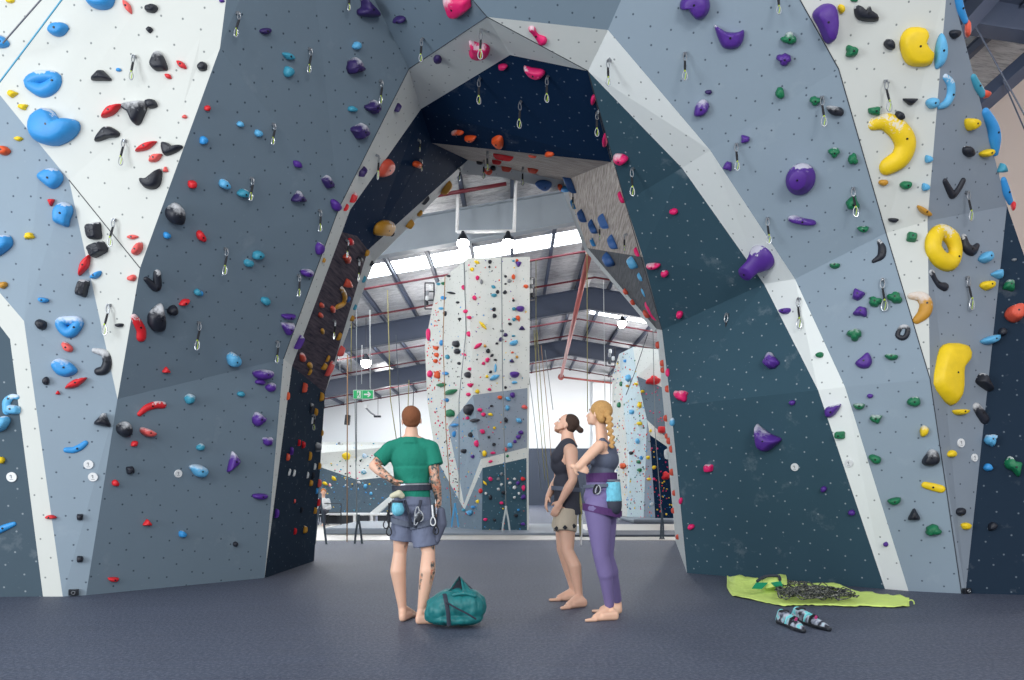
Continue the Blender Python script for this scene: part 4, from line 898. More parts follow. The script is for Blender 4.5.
# ------------------------------------------------------------------ quickdraws hanging from the arch
M_steelb = plain('polished_steel', (190, 194, 200), 0.25, 0.6)
M_sling = plain('black_sling', (30, 32, 38), 0.8)
M_lime = plain('lime_wire', (176, 200, 60), 0.4)
def carabiner(top, L, w, axis, out, r=0.006):
    d = Vector((0, 0, -1)); a = axis
    ring = []
    for i in range(16):
        t = 2*math.pi*i/16; x = math.cos(t); y = math.sin(t)
        ring.append(top+d*(L/2-L/2*y)+a*(w/2*x*(1-.25*y)))
    return ring
def quickdraw(x0, y0, x1, y1):
    p, n, k, Mw = frame_at(x0, y0)
    t = empty('quickdraw', p)
    out = n*0.03; a = Vector((1, 0, 0)) - n*n.x
    a = a.normalized() if a.length > .2 else Vector((1, 0, 0))
    L = max(.13, (y1-y0)/F*p.y); top = p+out*1.2
    bm = bmesh.new(); box(bm, p+n*.012, (.03, .024, .045), Mw.to_3x3()); bm_obj('hanger', bm, M_bolt_l, t)
    bm = bmesh.new(); tube(bm, carabiner(top+Vector((0, 0, .01)), L*.3, L*.12, a, n), max(.005, L*.018), 6, True); bm_obj('upper_carabiner', bm, M_bolt_l, t)
    s0, s1 = top-Vector((0, 0, L*.26)), top-Vector((0, 0, L*.66))
    s1 = s1+Vector(((x1-x0)/F*p.y*.6, 0, 0))
    bm = bmesh.new(); tube(bm, [s0, (s0+s1)/2, s1], [.011, .013, .011], 6, flat=.4); bm_obj('sling', bm, M_sling, t)
    ct = s1+Vector((0, 0, L*.03))
    bm = bmesh.new(); rg = carabiner(ct, L*.36, L*.17, (a+Vector((0, 0, 0))).normalized(), n); tube(bm, rg, max(.005, L*.02), 6, True); bm_obj('lower_carabiner', bm, M_steelb, t)
    bm = bmesh.new(); tube(bm, [rg[3], rg[5]], max(.008, L*.035), 6); tube(bm, [rg[12]+Vector((0, 0, .01)), rg[2]], .004, 6); bm_obj('wire_gate', bm, M_lime, t)
    return t, PANELS[k][2], x0, y0
QD = '''135 57 132 81;125 141 121 166;115 220 110 247;110 305 105 335;237 13 232 37;198 322 194 349;225 248 222 274;309 49 306 73;347 -8 347 11;380 81 378 104;273 124 270 144;251 178 248 200;423 38 422 60;319 210 318 231;298 275 297 296;276.5 341 275 362
481 29 480 56;480 78 480 102;548 76 548 100;521 101 520 126;598 110 598 133;609.5 59 610 84;633 168 634 194;685 53 685 80;736.5 144 738 170;778 -10 779 14;822 97 825 126;885 81 890 112;853 188 857 216;966 192 970 221;882.7 280 886 312;966 278 971 311;799.8 299 802 329;767.5 218 770 243;727.7 315 729.5 345
346 240 344 256;357 259 356 280;333 320 331 338;312 415 311 430;487.7 151 488 168;484 160 484 176;523 167 523 183;575 192 575 208;602 224 602 240;627 234 627 251;458 168 457 180;418 140 417 150;420 160 419 170;376 155 375 178'''
qs = [quickdraw(*[float(a) for a in it.split()]) for it in QD.replace('\n', ';').split(';')]
g = {}
for q in qs: g.setdefault(q[1], []).append(q)
for pn, L in g.items():
    L.sort(key=lambda q: q[3])
    for i, q in enumerate(L):
        tag(q[0], 'quickdraw with steel carabiners, '+('' if len(L) == 1 else order_words(i, len(L))+' of those ')+'on the '+pn, 'quickdraw', 'quickdraws hanging on the arch')
# two slack ropes crossing the top left corner
for (a, b, c, rgb, lab) in (((66, -6, 7.0), (30, 42, 7.05), (-8, 92, 7.1), (96, 168, 200), 'thin blue rope slanting across the top left corner'),
                          ((46, -6, 7.0), (24, 19, 7.1), (3, 43, 7.35), (110, 112, 122), 'thin grey rope slanting down to a blue hold in the top left corner')):
    bm = bmesh.new(); tube(bm, catmull([P(*a), P(*b), P(*c)], 10), .007, 8)
    tag(bm_obj('climbing_rope', bm, plain('rope_sheath', rgb, .8), smooth=True), lab, 'rope')
# ------------------------------------------------------------------ things in the hall beyond the arch
def rope(pts, r, rgb, lab, grp_=None, name='climbing_rope'):
    bm = bmesh.new(); tube(bm, [P(*p) for p in pts], r, 6)
    o = bm_obj(name, bm, ROPE_M.setdefault(rgb, plain('rope_sheath', rgb, .8)), smooth=True)
    tag(o, lab, 'rope', grp_); return o
ROPE_M = {}
WH, OL, GY, DK, TN = (196, 202, 204), (150, 146, 96), (128, 136, 140), (60, 70, 80), (160, 124, 90)
G1_ = 'ropes hanging beside the towers'
for i, (pts, r, c, lab) in enumerate([
    ([(347.5, 355, 17), (347, 549, 17)], .012, TN, 'brown rope hanging left of the man in green down to the mat'),
    ([(355, 400, 18), (356, 470, 18), (357, 520, 18)], .012, GY, 'grey rope hanging just left of the man in green'),
    ([(356.5, 300, 19), (356.5, 460, 19)], .01, GY, 'thin grey rope left of the exit sign'),
    ([(370, 310, 19), (370, 388, 19)], .01, WH, 'thin pale rope above the exit sign'),
    ([(387.5, 290, 19), (390.5, 400, 19), (396.5, 440, 19)], .011, OL, 'olive rope right of the exit sign'),
    ([(396, 335, 19), (401, 442, 19)], .01, DK, 'dark rope above the left shoulder of the man in green'),
    ([(409, 380, 20), (408, 408, 20)], .01, OL, 'left of two short ropes above the head of the man'),
    ([(414, 380, 20), (413, 408, 20)], .01, DK, 'right of two short ropes above the head of the man'),
    ([(501.5, 258, 20.3), (502.5, 380, 20.3), (505, 470, 20.3), (506, 512, 20.3)], .014, GY, 'grey-green rope running down the middle of the tower front'),
    ([(464, 262, 21), (466, 330, 21), (459, 400, 21), (459, 500, 21)], .012, GY, 'grey rope down the left side of the tower'),
    ([(445, 276, 21.6), (443, 340, 21.6), (446, 430, 21.3), (452, 520, 21.2)], .012, TN, 'tan rope down the far left side of the tower'),
    ([(534, 330, 24), (538, 400, 24), (545, 480, 24)], .011, OL, 'leftmost olive rope right of the tower'),
    ([(537, 330, 24), (543, 420, 24), (549, 492, 24)], .011, OL, 'second olive rope right of the tower'),
    ([(529, 375, 24), (537, 440, 24), (541, 490, 24)], .01, GY, 'pale grey rope close to the right edge of the tower'),
    ([(541, 345, 24), (549, 425, 24), (552, 470, 24)], .01, TN, 'tan rope running behind the face of the man in the tank top'),
    ([(545, 350, 24), (553, 410, 24)], .01, GY, 'short grey rope above the face of the man in the tank top'),
    ([(587, 252, 22), (587.5, 412, 22)], .012, OL, 'olive rope hanging between the two heads of the couple'),
    ([(603.5, 280, 22), (605, 400, 22)], .01, WH, 'pale rope above the blonde head'),
    ([(610, 350, 27), (611.5, 440, 27), (614, 517, 27)], .011, GY, 'grey rope at the left edge of the far tower'),
    ([(653, 330, 24), (655, 430, 24), (662, 520, 24)], .011, GY, 'grey rope in front of the navy foot of the far tower'),
    ([(648, 333, 24), (635, 372, 24), (626, 395, 24)], .011, DK, 'dark rope slanting across the top of the far tower'),
    ([(338.5, 300, 19), (340, 372, 19)], .01, WH, 'pale rope beside the edge of the left reveal'),
    ([(352, 262, 19), (351, 372, 19)], .01, OL, 'olive rope hanging from the left part of the hall roof'),
    ([(362, 345, 19), (361.5, 384, 19)], .01, WH, 'short pale rope above the exit sign, left one'),
    ([(536, 260, 23), (536, 372, 23)], .01, OL, 'olive rope hanging right beside the tower top'),
    ([(531, 262, 23), (531, 330, 23)], .01, DK, 'dark rope tight against the right edge of the tower top'),
    ]): rope(pts, r, c, lab, G1_)
# slings and ground anchors at the rope ends
def sling_anchor(px, py, Y, hpx, lab, rgb=(70, 84, 96), spread=4):
    t = empty('ground_anchor_sling', P(px, py+hpx, Y)); tag(t, lab, 'sling', 'slings tying ropes to the ground')
    m = ROPE_M.setdefault(rgb, plain('sling_webbing', rgb, .7))
    for s in (-1, 1):
        bm = bmesh.new(); a, b = P(px, py, Y), P(px+s*spread, py+hpx, Y)
        tube(bm, [a, (a+b)/2+Vector((s*.01, -.02, 0)), b], .022, 6, flat=.4); bm_obj('strap', bm, m, t)
        bm = bmesh.new(); tube(bm, [b+Vector((math.cos(q*.785)*.03, 0, math.sin(q*.785)*.04)) for q in range(8)], .008, 6, True); bm_obj('ring', bm, M_steelb, t)
    bm = bmesh.new(); tube(bm, [a+Vector((0, 0, .05)), a+Vector((0, 0, -.06))], .028, 8); bm_obj('knot', bm, m, t)
sling_anchor(506, 508, 20.0, 25, 'pale forked sling at the foot of the navy tower front', (180, 188, 190), 4)
sling_anchor(662, 515, 17.6, 24, 'dark sling at the foot of the rope right of the far tower', (60, 72, 84), 1.2)
sling_anchor(320.5, 500, 16.2, 45, 'forked dark strap left of the seated person at the far bench', (64, 76, 88), 6)
sling_anchor(358.5, 517, 16.4, 30, 'dark strap with a grip at the foot of the rope left of the man', (58, 70, 80), 4)
sling_anchor(455, 505, 20.4, 22, 'light blue forked sling hanging beside the left side of the tower', (70, 150, 200), 3.5)
# emergency exit sign
M_green = plain('exit_green', (10, 140, 80), .45); M_green.node_tree.nodes['Principled BSDF'].inputs['Emission Color'].default_value = srgb(10, 150, 84); M_green.node_tree.nodes['Principled BSDF'].inputs['Emission Strength'].default_value = .55
t = empty('exit_sign', P(363.6, 394.5, 19)); tag(t, 'green and white emergency exit sign with running figure and arrow hanging in the hall', 'sign')
c = P(363.6, 394.6, 19); s = 19/F
bm = bmesh.new(); box(bm, c, (20.6*s, .06, 9*s), bev=.006); bm_obj('housing', bm, M_wmetal, t)
bm = bmesh.new(); box(bm, c+Vector((5*s*.86, -.034, 0)), (10.6*s, .006, 8.2*s)); box(bm, c+Vector((-5.6*s, -.034, 0)), (8.4*s, .006, 8.2*s)); bm_obj('green_face', bm, M_green, t)
bm = bmesh.new(); e = c+Vector((4.3*s, -.042, 0))
box(bm, e+Vector((-1.0*s, 0, 0)), (5.2*s, .006, 1.5*s))
for sg in (-1, 1): box(bm, e+Vector((1.6*s, 0, sg*1.15*s)), (3.9*s, .006, 1.3*s), Matrix.Rotation(sg*.78, 3, 'Y'))
bm_obj('arrow', bm, M_wmetal, t)
bm = bmesh.new(); e = c+Vector((-5.6*s, -.042, 0))
box(bm, e+Vector((1.2*s, 0, 0)), (3.6*s, .005, 7.0*s)); bm_obj('doorway', bm, M_wmetal, t)
bm = bmesh.new(); e2 = e+Vector((.9*s, -.006, 0))
bmesh.ops.create_icosphere(bm, subdivisions=2, radius=.6*s, matrix=Matrix.Translation(e2+Vector((.2*s, 0, 2.4*s))) @ Matrix.Diagonal((1, .2, 1, 1)))
for (x0, z0, x1, z1, w) in ((0, 1.7, -.3, -.3, .75), (0, 1.4, 1.3, .5, .3), (0, 1.4, -1.4, .8, .3), (-.3, -.3, 1.1, -1.2, .4), (1.1, -1.2, .8, -2.8, .35), (-.3, -.3, -1.0, -1.8, .4), (-1.0, -1.8, -2.2, -2.0, .35)):
    tube(bm, [e2+Vector((x0*s, 0, z0*s)), e2+Vector((x1*s, 0, z1*s))], w*s, 6, flat=.3)
bm_obj('running_figure', bm, M_green, t)
for sx in (-7, 7):
    bm = bmesh.new(); tube(bm, [c+Vector((sx*s, 0, 4*s)), c+Vector((sx*s, 0, 60*s))], .006, 5); bm_obj('hanging_wire', bm, M_bolt_l, t)
# hanging loudspeaker and a small projector by the white wall
t = empty('loudspeaker', P(347.5, 420, 22)); tag(t, 'small black loudspeaker hanging in front of the far white wall', 'loudspeaker')
c = P(347.5, 420, 22); s = 22/F
bm = bmesh.new(); box(bm, c, (5*s, .12, 10*s), Matrix.Rotation(.12, 3, 'Y'), .01); bm_obj('cabinet', bm, M_dmetal, t)
bm = bmesh.new(); box(bm, c+Vector((0, -.065, 0)), (4*s, .01, 8.6*s), Matrix.Rotation(.12, 3, 'Y')); bm_obj('grille', bm, M_bolt, t)
for sx in (-1, 1):
    bm = bmesh.new(); tube(bm, [c+Vector((sx*s, 0, 5*s)), c+Vector((sx*s, 0, 26*s))], .008, 5); bm_obj('hanging_wire', bm, M_dmetal, t)
t = empty('projector', P(375, 414, 21)); tag(t, 'small dark device on a thin bracket hung against the white wall below the exit sign', 'projector')
s = 21/F
bm = bmesh.new(); box(bm, P(377.5, 416.5, 21), (7*s, .1, 1.8*s), bev=.005); bm_obj('body', bm, M_dmetal, t)
bm = bmesh.new(); tube(bm, [P(366, 408, 21), P(371, 413, 21), P(375, 415.5, 21)], .025, 6); bm_obj('arm', bm, M_bolt_l, t)
bm = bmesh.new(); tube(bm, [P(366, 405, 21), P(366, 408, 21)], .05, 8); bm_obj('lens', bm, M_wmetal, t)
bm = bmesh.new(); tube(bm, [P(378, 416, 21), P(378, 396, 21)], .006, 5); bm_obj('wire', bm, M_dmetal, t)
# pale mats and bench around the far boulder wall
def mat_box(x0, y0, x1, y1, h, name, lab, mat, cat='mat'):
    bm = bmesh.new(); box(bm, ((x0+x1)/2, (y0+y1)/2, h/2+.013), (x1-x0, y1-y0, h), bev=min(.04, h*.3))
    o = bm_obj(name, bm, mat); tag(o, lab, cat); return o
mat_box(-4.6, 19.5, -2.3, 24.0, .16, 'crash_mat', 'pale grey crash mat on the floor behind the man in green', M_mat2)
mat_box(-2.1, 19.2, 1.9, 24.5, .06, 'crash_mat', 'wide grey mat laid around the foot of the central tower', M_mat2)
mat_box(4.0, 26.3, 9.6, 31.5, .12, 'crash_mat', 'grey mat laid around the foot of the far right tower', M_mat2)
mat_box(1.3, 18.6, 4.2, 20.6, .05, 'crash_mat', 'dark flat mat on the pale floor behind the couple', M_darkwall)
t = empty('bench', (-5.2, 25, 0)); tag(t, 'long low white bench with dark cubbyholes beneath, far behind the man in green', 'bench')
bm = bmesh.new(); box(bm, (-5.0, 25.6, .33), (3.4, .5, .07), bev=.01); bm_obj('bench_top', bm, M_wmetal, t)
for i, (x, w) in enumerate(((-5.55, .9), (-4.75, .35), (-4.0, .55))):
    bm = bmesh.new(); box(bm, (x, 25.65, .16), (w, .36, .27), bev=.01); bm_obj('cubby', bm, M_dmetal, t)
for x in (-6.6, -5.0, -4.45, -3.4):
    bm = bmesh.new(); box(bm, (x, 25.6, .157), (.08, .45, .285)); bm_obj('leg', bm, M_wmetal, t)
t = empty('guard_rail', (-5.6, 24.6, 0)); tag(t, 'small dark tube rail standing beside the seated person', 'rail')
bm = bmesh.new(); tube(bm, [(-5.85, 24.8, .0), (-5.85, 24.8, .68), (-5.3, 24.8, .68), (-5.3, 24.8, .0)], .02, 8); bm_obj('rail_tube', bm, M_dmetal, t)
bm = bmesh.new(); tube(bm, [(-5.85, 24.8, .4), (-5.3, 24.8, .4)], .015, 8); bm_obj('cross_bar', bm, M_dmetal, t)
# leaning pale volume on the boulder wall
bm = bmesh.new(); q = [P(366, 516, 33), P(391, 495, 33), P(398, 495, 33), P(376, 516, 33)]
f = [bm.verts.new(a) for a in q]; b = [bm.verts.new(a+Vector((0, .35, 0))) for a in q]; bm.faces.new(f); bm.faces.new(b[::-1])
for i in range(4): bm.faces.new((f[i], b[i], b[(i+1) % 4], f[(i+1) % 4]))
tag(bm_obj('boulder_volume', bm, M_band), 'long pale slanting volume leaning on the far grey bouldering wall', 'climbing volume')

# belay devices clustered at the tops of the towers
def belay_cluster(px, py, Y, w, h, lab):
    t = empty('belay_bracket', P(px, py, Y)); tag(t, lab, 'belay gear'); s = Y/F; rn = random.Random(int(px))
    bm = bmesh.new()
    for i in range(4):
        y = py-h/2+h*i/3; tube(bm, [P(px-w/2, y, Y), P(px+w/2, y, Y+.25)], .02, 6)
    for sx in (-1, 1): tube(bm, [P(px+sx*w/2, py-h/2, Y+(.25 if sx > 0 else 0)), P(px+sx*w/2, py+h/2, Y+(.25 if sx > 0 else 0))], .02, 6)
    bm_obj('bracket_frame', bm, M_dmetal, t)
    for i in range(4):
        x, y = px+rn.uniform(-.3, .3)*w, py-h*.32+h*.2*i
        c = organic_can(P(x, y, Y-.1), 1.6*s, 4.2*s); bm_obj('belay_drum', c, [M_wmetal, M_bolt_l, M_wmetal, M_dmetal][i], t, smooth=True)
def organic_can(p, r, h):
    bm = bmesh.new(); prof = [(0, .62), (-h*.5, .9), (-h*.35, 1), (h*.35, 1), (h*.5, .8)]
    tube(bm, [p+Vector((0, 0, z)) for z in (-h*.5, -h*.38, 0, h*.38, h*.5)], [r*.7, r, r, r, r*.6], 12); return bm
belay_cluster(429.5, 296, 22.4, 9, 26, 'white and grey belay devices on a bracket, top left of the central tower')
belay_cluster(610.5, 357, 30.2, 9, 18, 'dark belay bracket with small drums at the top left of the far tower')
belay_cluster(532, 289, 21.6, 4, 22, 'narrow belay bracket against the right edge of the central tower')
# ------------------------------------------------------------------ people
DG = None
def organic(parts, voxel=0.006, smooth=4, fac=0.5):
    """one continuous closed surface grown around tapered limbs and rounded masses"""
    bm = bmesh.new()
    for p in parts:
        tmp = bmesh.new()
        if p[0] == 'k':      # flat-ended tapered sleeve
            d = p[3]-p[1]; zz = d.normalized(); xx = (Vector((1, 0, 0))-zz*zz.x) if abs(zz.x) < .9 else (Vector((0, 0, 1))-zz*zz.z); xx.normalize(); Mx = Matrix.Translation((p[1]+p[3])/2) @ Matrix((xx, zz.cross(xx), zz)).transposed().to_4x4() @ Matrix.Diagonal((1, p[5] if len(p) > 5 else 1, 1, 1))
            bmesh.ops.create_cone(tmp, cap_ends=True, segments=40, radius1=p[2], radius2=p[4], depth=d.length, matrix=Mx)
        elif p[0] == 'c':
            for q, r in ((p[1], p[2]), (p[3], p[4])):
                bmesh.ops.create_icosphere(tmp, subdivisions=3, radius=r, matrix=Matrix.Translation(q))
            res = bmesh.ops.convex_hull(tmp, input=tmp.verts[:])
            kill = [g for g in set(res['geom_interior'])|set(res['geom_unused']) if isinstance(g, bmesh.types.BMVert)]
            bmesh.ops.delete(tmp, geom=kill, context='VERTS')
            bmesh.ops.recalc_face_normals(tmp, faces=tmp.faces[:])
        else:
            rot = p[3].to_4x4() if len(p) > 3 and p[3] is not None else Matrix.Identity(4)
            bmesh.ops.create_icosphere(tmp, subdivisions=3, radius=1, matrix=Matrix.Translation(p[1]) @ rot @ Matrix.Diagonal((*p[2], 1)))
        me = bpy.data.meshes.new('tmp'); tmp.to_mesh(me); tmp.free(); bm.from_mesh(me); bpy.data.meshes.remove(me)
    me = bpy.data.meshes.new('tmp'); bm.to_mesh(me); bm.free()
    o = bpy.data.objects.new('tmp', me); COL.objects.link(o)
    m = o.modifiers.new('r', 'REMESH'); m.mode = 'VOXEL'; m.voxel_size = voxel; m.use_smooth_shade = True
    if smooth:
        s_ = o.modifiers.new('s', 'SMOOTH'); s_.iterations = smooth; s_.factor = fac
    dg = bpy.context.evaluated_depsgraph_get(); dg.update()
    out = bpy.data.meshes.new_from_object(o.evaluated_get(dg))
    bpy.data.objects.remove(o); bpy.data.meshes.remove(me)
    return out
def V3(*a): return Vector(a)
def skin_mat(name, rgb, tattoo=False):
    t = NT(name); o = t.coord('Object'); c = srgb(*rgb); t.b.inputs['Roughness'].default_value = 0.5
    t.b.inputs['Subsurface Weight'].default_value = 0.08; t.b.inputs['Subsurface Radius'].default_value = (1, .3, .2); t.b.inputs['Subsurface Scale'].default_value = 0.02
    base = t.mix(t.noise(7, o, 3), tuple(x*.88 for x in c[:3])+(1,), tuple(min(1, x*1.1) for x in c[:3])+(1,))
    if tattoo:
        a = t.n('ShaderNodeAttribute'); a.attribute_name = 'tattoo'
        f1 = t.noise(26, o, 3, .6); f2 = t.noise(38, t.mapping(o, (1, 1, 1), (1, 2, 0)), 2)
        ink = t.ramp(f1, [(.36, srgb(44, 50, 58)), (.47, srgb(86, 96, 92)), (.55, srgb(200, 150, 124)), (.66, srgb(190, 96, 66))])
        base = t.mix(t.math('MULTIPLY', a.outputs['Fac'], t.ramp(f2, [(.36, (.25, .25, .25)), (.5, (1, 1, 1))])), base, ink)
    t.col(base); return t.m
def cloth(name, rgb, rough=.85, nz=.1, scale=14, wr=.35):
    t = NT(name); o = t.coord('Object'); c = srgb(*rgb); t.b.inputs['Roughness'].default_value = rough
    n1 = t.noise(scale, t.mapping(o, (1, 1, .55)), 4, .6)
    t.col(t.mix(n1, tuple(x*(1-nz) for x in c[:3])+(1,), tuple(min(1, x*(1+nz)) for x in c[:3])+(1,)))
    t.bump(n1, wr, .03); return t.m
def add_mesh(name, me, mat, parent): return link(name, me, mat, parent, None, True)
def fingers(wrist, d, nrm, side, curl=.5, s=1.0):
    """palm, four unequal bent fingers and a thumb; d points down the hand, nrm out of the back of the hand"""
    d = d.normalized(); nrm = (nrm-d*nrm.dot(d)).normalized(); x = d.cross(nrm).normalized()*side
    parts = []; pc = wrist+d*.045*s
    R = Matrix((x, nrm, d)).transposed()
    parts.append(('e', pc, (.04*s, .017*s, .052*s), R)); parts.append(('c', wrist-d*.01, .027*s, pc, .024*s))
    for i, (off, ln) in enumerate(((.030, .070), (.010, .079), (-.010, .073), (-.029, .058))):
        a = pc+d*.040*s+x*off*s; q = a; dirv = d.copy()
        for sg, rr in ((.42, .0102), (.32, .0094), (.26, .0085)):
            dirv = (dirv-nrm*curl*(.55+.1*i)).normalized()
            b = q+dirv*ln*sg*s; parts.append(('c', q, rr*s*1.06, b, rr*s)); q = b
    a = wrist+d*.02*s+x*.028*s; b = a+(d*.6+x*.75-nrm*.3).normalized()*.036*s; c = b+(d*.95+x*.25-nrm*.35*(1+curl)).normalized()*.03*s
    parts += [('c', a, .013*s, b, .011*s), ('c', b, .0105*s, c, .009*s)]
    return parts
def foot(ankle, heel, toe, s=1.0):
    """bare foot: heel, instep, ball and five toes"""
    heel = Vector((heel.x, heel.y, .028*s)); toe = Vector((toe.x, toe.y, .012*s)); d = (toe-heel); L = d.length; d.z = 0; d.normalize(); x = Vector((d.y, -d.x, 0))
    ball = heel+d*L*.68; ball.z = .022*s
    parts = [('c', ankle, .036*s, heel+Vector((0, 0, .012)), .031*s), ('c', heel, .030*s, ball, .026*s), ('c', ankle+d*.025, .036*s, ball+Vector((0, 0, .012)), .024*s),
             ('c', ball-x*.022*s, .020*s, ball+x*.022*s, .019*s)]
    parts += [('c', heel+Vector((0, 0, .022)), .03*s, heel.lerp(ball, .6)+Vector((0, 0, .016)), .031*s), ('c', heel, .027*s, ball-x*.012, .023*s), ('c', heel, .027*s, ball+x*.014, .022*s)]
    for i, (o, l, r) in enumerate(((-.028, 1.0, .0145), (-.0115, .98, .012), (.002, .95, .0115), (.015, .91, .011), (.027, .86, .0105))):
        a = ball+x*o*s; b = heel+d*L*l+x*o*1.05*s; b.z = r*s; a.z = .016*s
        parts.append(('c', a, r*1.25*s, b, r*s))
    return parts
def head_parts(c, f, u, s=1.0):
    f = f.normalized(); u = (u-f*u.dot(f)).normalized(); y = u.cross(f)
    R = Matrix((f, y, u)).transposed()
    T = lambda a, b, z: c+(f*a+y*b+u*z)*s
    p = [('e', T(-.012, 0, .028), (.098*s, .077*s, .088*s), R), ('e', T(.028, 0, -.032), (.062*s, .058*s, .07*s), R), ('e', T(.036, 0, -.075), (.045*s, .045*s, .032*s), R),
         ('e', T(.068, 0, -.094), (.018*s, .021*s, .016*s), R), ('c', T(.084, 0, .0), .008*s, T(.108, 0, -.036), .0105*s), ('e', T(.098, 0, -.043), (.013*s, .017*s, .008*s), R),
         ('e', T(.076, 0, .018), (.016*s, .044*s, .012*s), R), ('e', T(.088, 0, -.066), (.012*s, .023*s, .0065*s), R), ('e', T(.085, 0, -.077), (.011*s, .02*s, .007*s), R)]
    for sg in (-1, 1):
        p += [('e', T(.052, sg*.034, -.032), (.028*s, .02*s, .024*s), R), ('e', T(-.006, sg*.077, -.014), (.02*s, .009*s, .032*s), R)]
    return p, T, R
def eyes(T, R, s, parent):
    for sg in (-1, 1):
        bm = bmesh.new(); bmesh.ops.create_uvsphere(bm, u_segments=12, v_segments=8, radius=.0115*s, matrix=Matrix.Translation(T(.073, sg*.031, 0)))
        eo = bm_obj('eye', bm, M_eye, parent, smooth=True)
        bm = bmesh.new(); bmesh.ops.create_uvsphere(bm, u_segments=10, v_segments=6, radius=.0055*s, matrix=Matrix.Translation(T(.0805, sg*.0315, .001)))
        bm_obj('iris', bm, M_iris, eo, smooth=True)
        bm = bmesh.new(); tube(bm, [T(.082, sg*.014, .020), T(.083, sg*.03, .025), T(.070, sg*.048, .020)], .004*s, 6); bm_obj('eyebrow', bm, M_brow, parent)
def band(center, rx, ry, h, th, tilt=(0, 0), n=28, rot=0.0):
    """a flat webbing loop around the body"""
    bm = bmesh.new(); rings = []
    for i in range(n):
        a = 2*math.pi*i/n; x, y = math.cos(a)*rx, math.sin(a)*ry
        xr, yr = x*math.cos(rot)-y*math.sin(rot), x*math.sin(rot)+y*math.cos(rot)
        z = xr*tilt[0]+yr*tilt[1]; k = (rx+th)/rx
        rings.append([bm.verts.new(center+Vector((xr*q, yr*q, z+dz))) for q, dz in ((1, -h/2), (k, -h/2), (k, h/2), (1, h/2))])
    for i in range(n):
        A, B = rings[i], rings[(i+1) % n]
        for k in range(4): bm.faces.new((A[k], B[k], B[(k+1) % 4], A[(k+1) % 4]))
    bmesh.ops.recalc_face_normals(bm, faces=bm.faces[:])
    return bm
M_eye = plain('eye_white', (232, 230, 226), .3); M_iris = plain('eye_iris', (56, 44, 36), .3); M_brow = plain('eyebrow_hair', (84, 58, 40), .8)
M_skinA = skin_mat('skin_tattooed', (224, 180, 156), True)
M_skinB = skin_mat('skin_tanned', (226, 180, 156)); M_skinC = skin_mat('skin_light', (228, 184, 158))
M_webG = cloth('grey_harness_webbing', (88, 96, 114), .7); M_webD = cloth('dark_harness_webbing', (44, 50, 66), .7)
M_webP = cloth('purple_harness_webbing', (74, 36, 96), .7)
M_aqua = cloth('aqua_chalk_bag_fabric', (110, 190, 216), .8, .5, 40, .4)
M_aqua2 = plain('rubber_grey', (96, 102, 116), .6)

# --- man in the green T-shirt, seen from behind, left hand on his hip
m = lambda px, py, d=0: P(px, py, 6.68+d)
t = empty('person', (m(411, 622).x, 6.75, 0)); tag(t, 'barefoot tattooed man seen from behind in green t-shirt and grey shorts, hand on hip', 'person')
hp, T, R = head_parts(m(411.5, 419.5, .02), V3(-.12, .95, .34), V3(-.02, -.33, 1), .99)
armL = [m(391.5, 447.5), m(373.5, 466, -.06), m(391, 479.5, -.15)]; armR = [m(431, 447.5), m(435, 478, -.04), m(438.5, 499, .02)]
body = hp+[('c', m(411.5, 431, .0), .054, m(411, 441, -.01), .062), ('e', m(411.5, 460), (.15, .1, .16)), ('e', m(412, 481), (.122, .09, .13)), ('e', m(412.5, 501), (.142, .11, .12)),
      ('c', m(394, 447.5), .06, m(429, 447.5), .06), ('c', m(411, 438, -.005), .05, m(396, 446, -.0), .045), ('c', m(411, 438, -.005), .05, m(427, 446, -.0), .045),
      ('c', armL[0], .054, armL[0].lerp(armL[1], .5), .05), ('c', armL[0].lerp(armL[1], .5), .05, armL[1], .038), ('c', armL[1], .039, armL[1].lerp(armL[2], .35), .042), ('c', armL[1].lerp(armL[2], .35), .042, armL[2], .028),
      ('c', armR[0], .054, armR[0].lerp(armR[1], .5), .05), ('c', armR[0].lerp(armR[1], .5), .05, armR[1], .038), ('c', armR[1], .039, armR[1].lerp(armR[2], .35), .043), ('c', armR[1].lerp(armR[2], .35), .043, armR[2], .028)]
body += fingers(armL[2], V3(.5, .55, -.45), V3(-.5, -.5, -.3), -1, .35) + fingers(armR[2], V3(.04, .1, -1), V3(1, -.1, 0), 1, .35)
hL, hR = m(404, 508), m(421, 508)
kL, kR = m(400, 552, .04), m(428.5, 552, -.02); cL, cR = m(398, 571, .02), m(427.5, 571, -.07); aL, aR = m(402.5, 609, .06), m(421.5, 610.5, -.06)
for h_, k_, c_, a_ in ((hL, kL, cL, aL), (hR, kR, cR, aR)):
    body += [('c', h_, .088, h_.lerp(k_, .6), .07), ('c', h_.lerp(k_, .6), .072, k_, .056), ('c', k_, .056, c_, .066), ('c', c_, .066, c_.lerp(a_, .5), .05), ('c', c_.lerp(a_, .5), .049, a_, .035)]
body += foot(aL, Pf(402.5, 621.5), Pf(417.5, 614.5)) + foot(aR, Pf(419, 624), Pf(443, 623.5))
me = organic(body, .0058, 7)
att = me.attributes.new('tattoo', 'FLOAT', 'POINT')
segs = [(armL[0].lerp(armL[1], .6), armL[2], .075), (armR[0].lerp(armR[1], .45), armR[2], .08), (m(434.5, 546, -.07), m(437, 549, -.05), .035), (m(434, 564, -.1), m(433, 584, -.12), .034), (m(421, 575, -.12), m(419, 588, -.1), .02), (m(406, 540), m(406, 556, -.03), .02)]
co = np.empty(len(me.vertices)*3); me.vertices.foreach_get('co', co); co = co.reshape(-1, 3); tv = np.zeros(len(co))
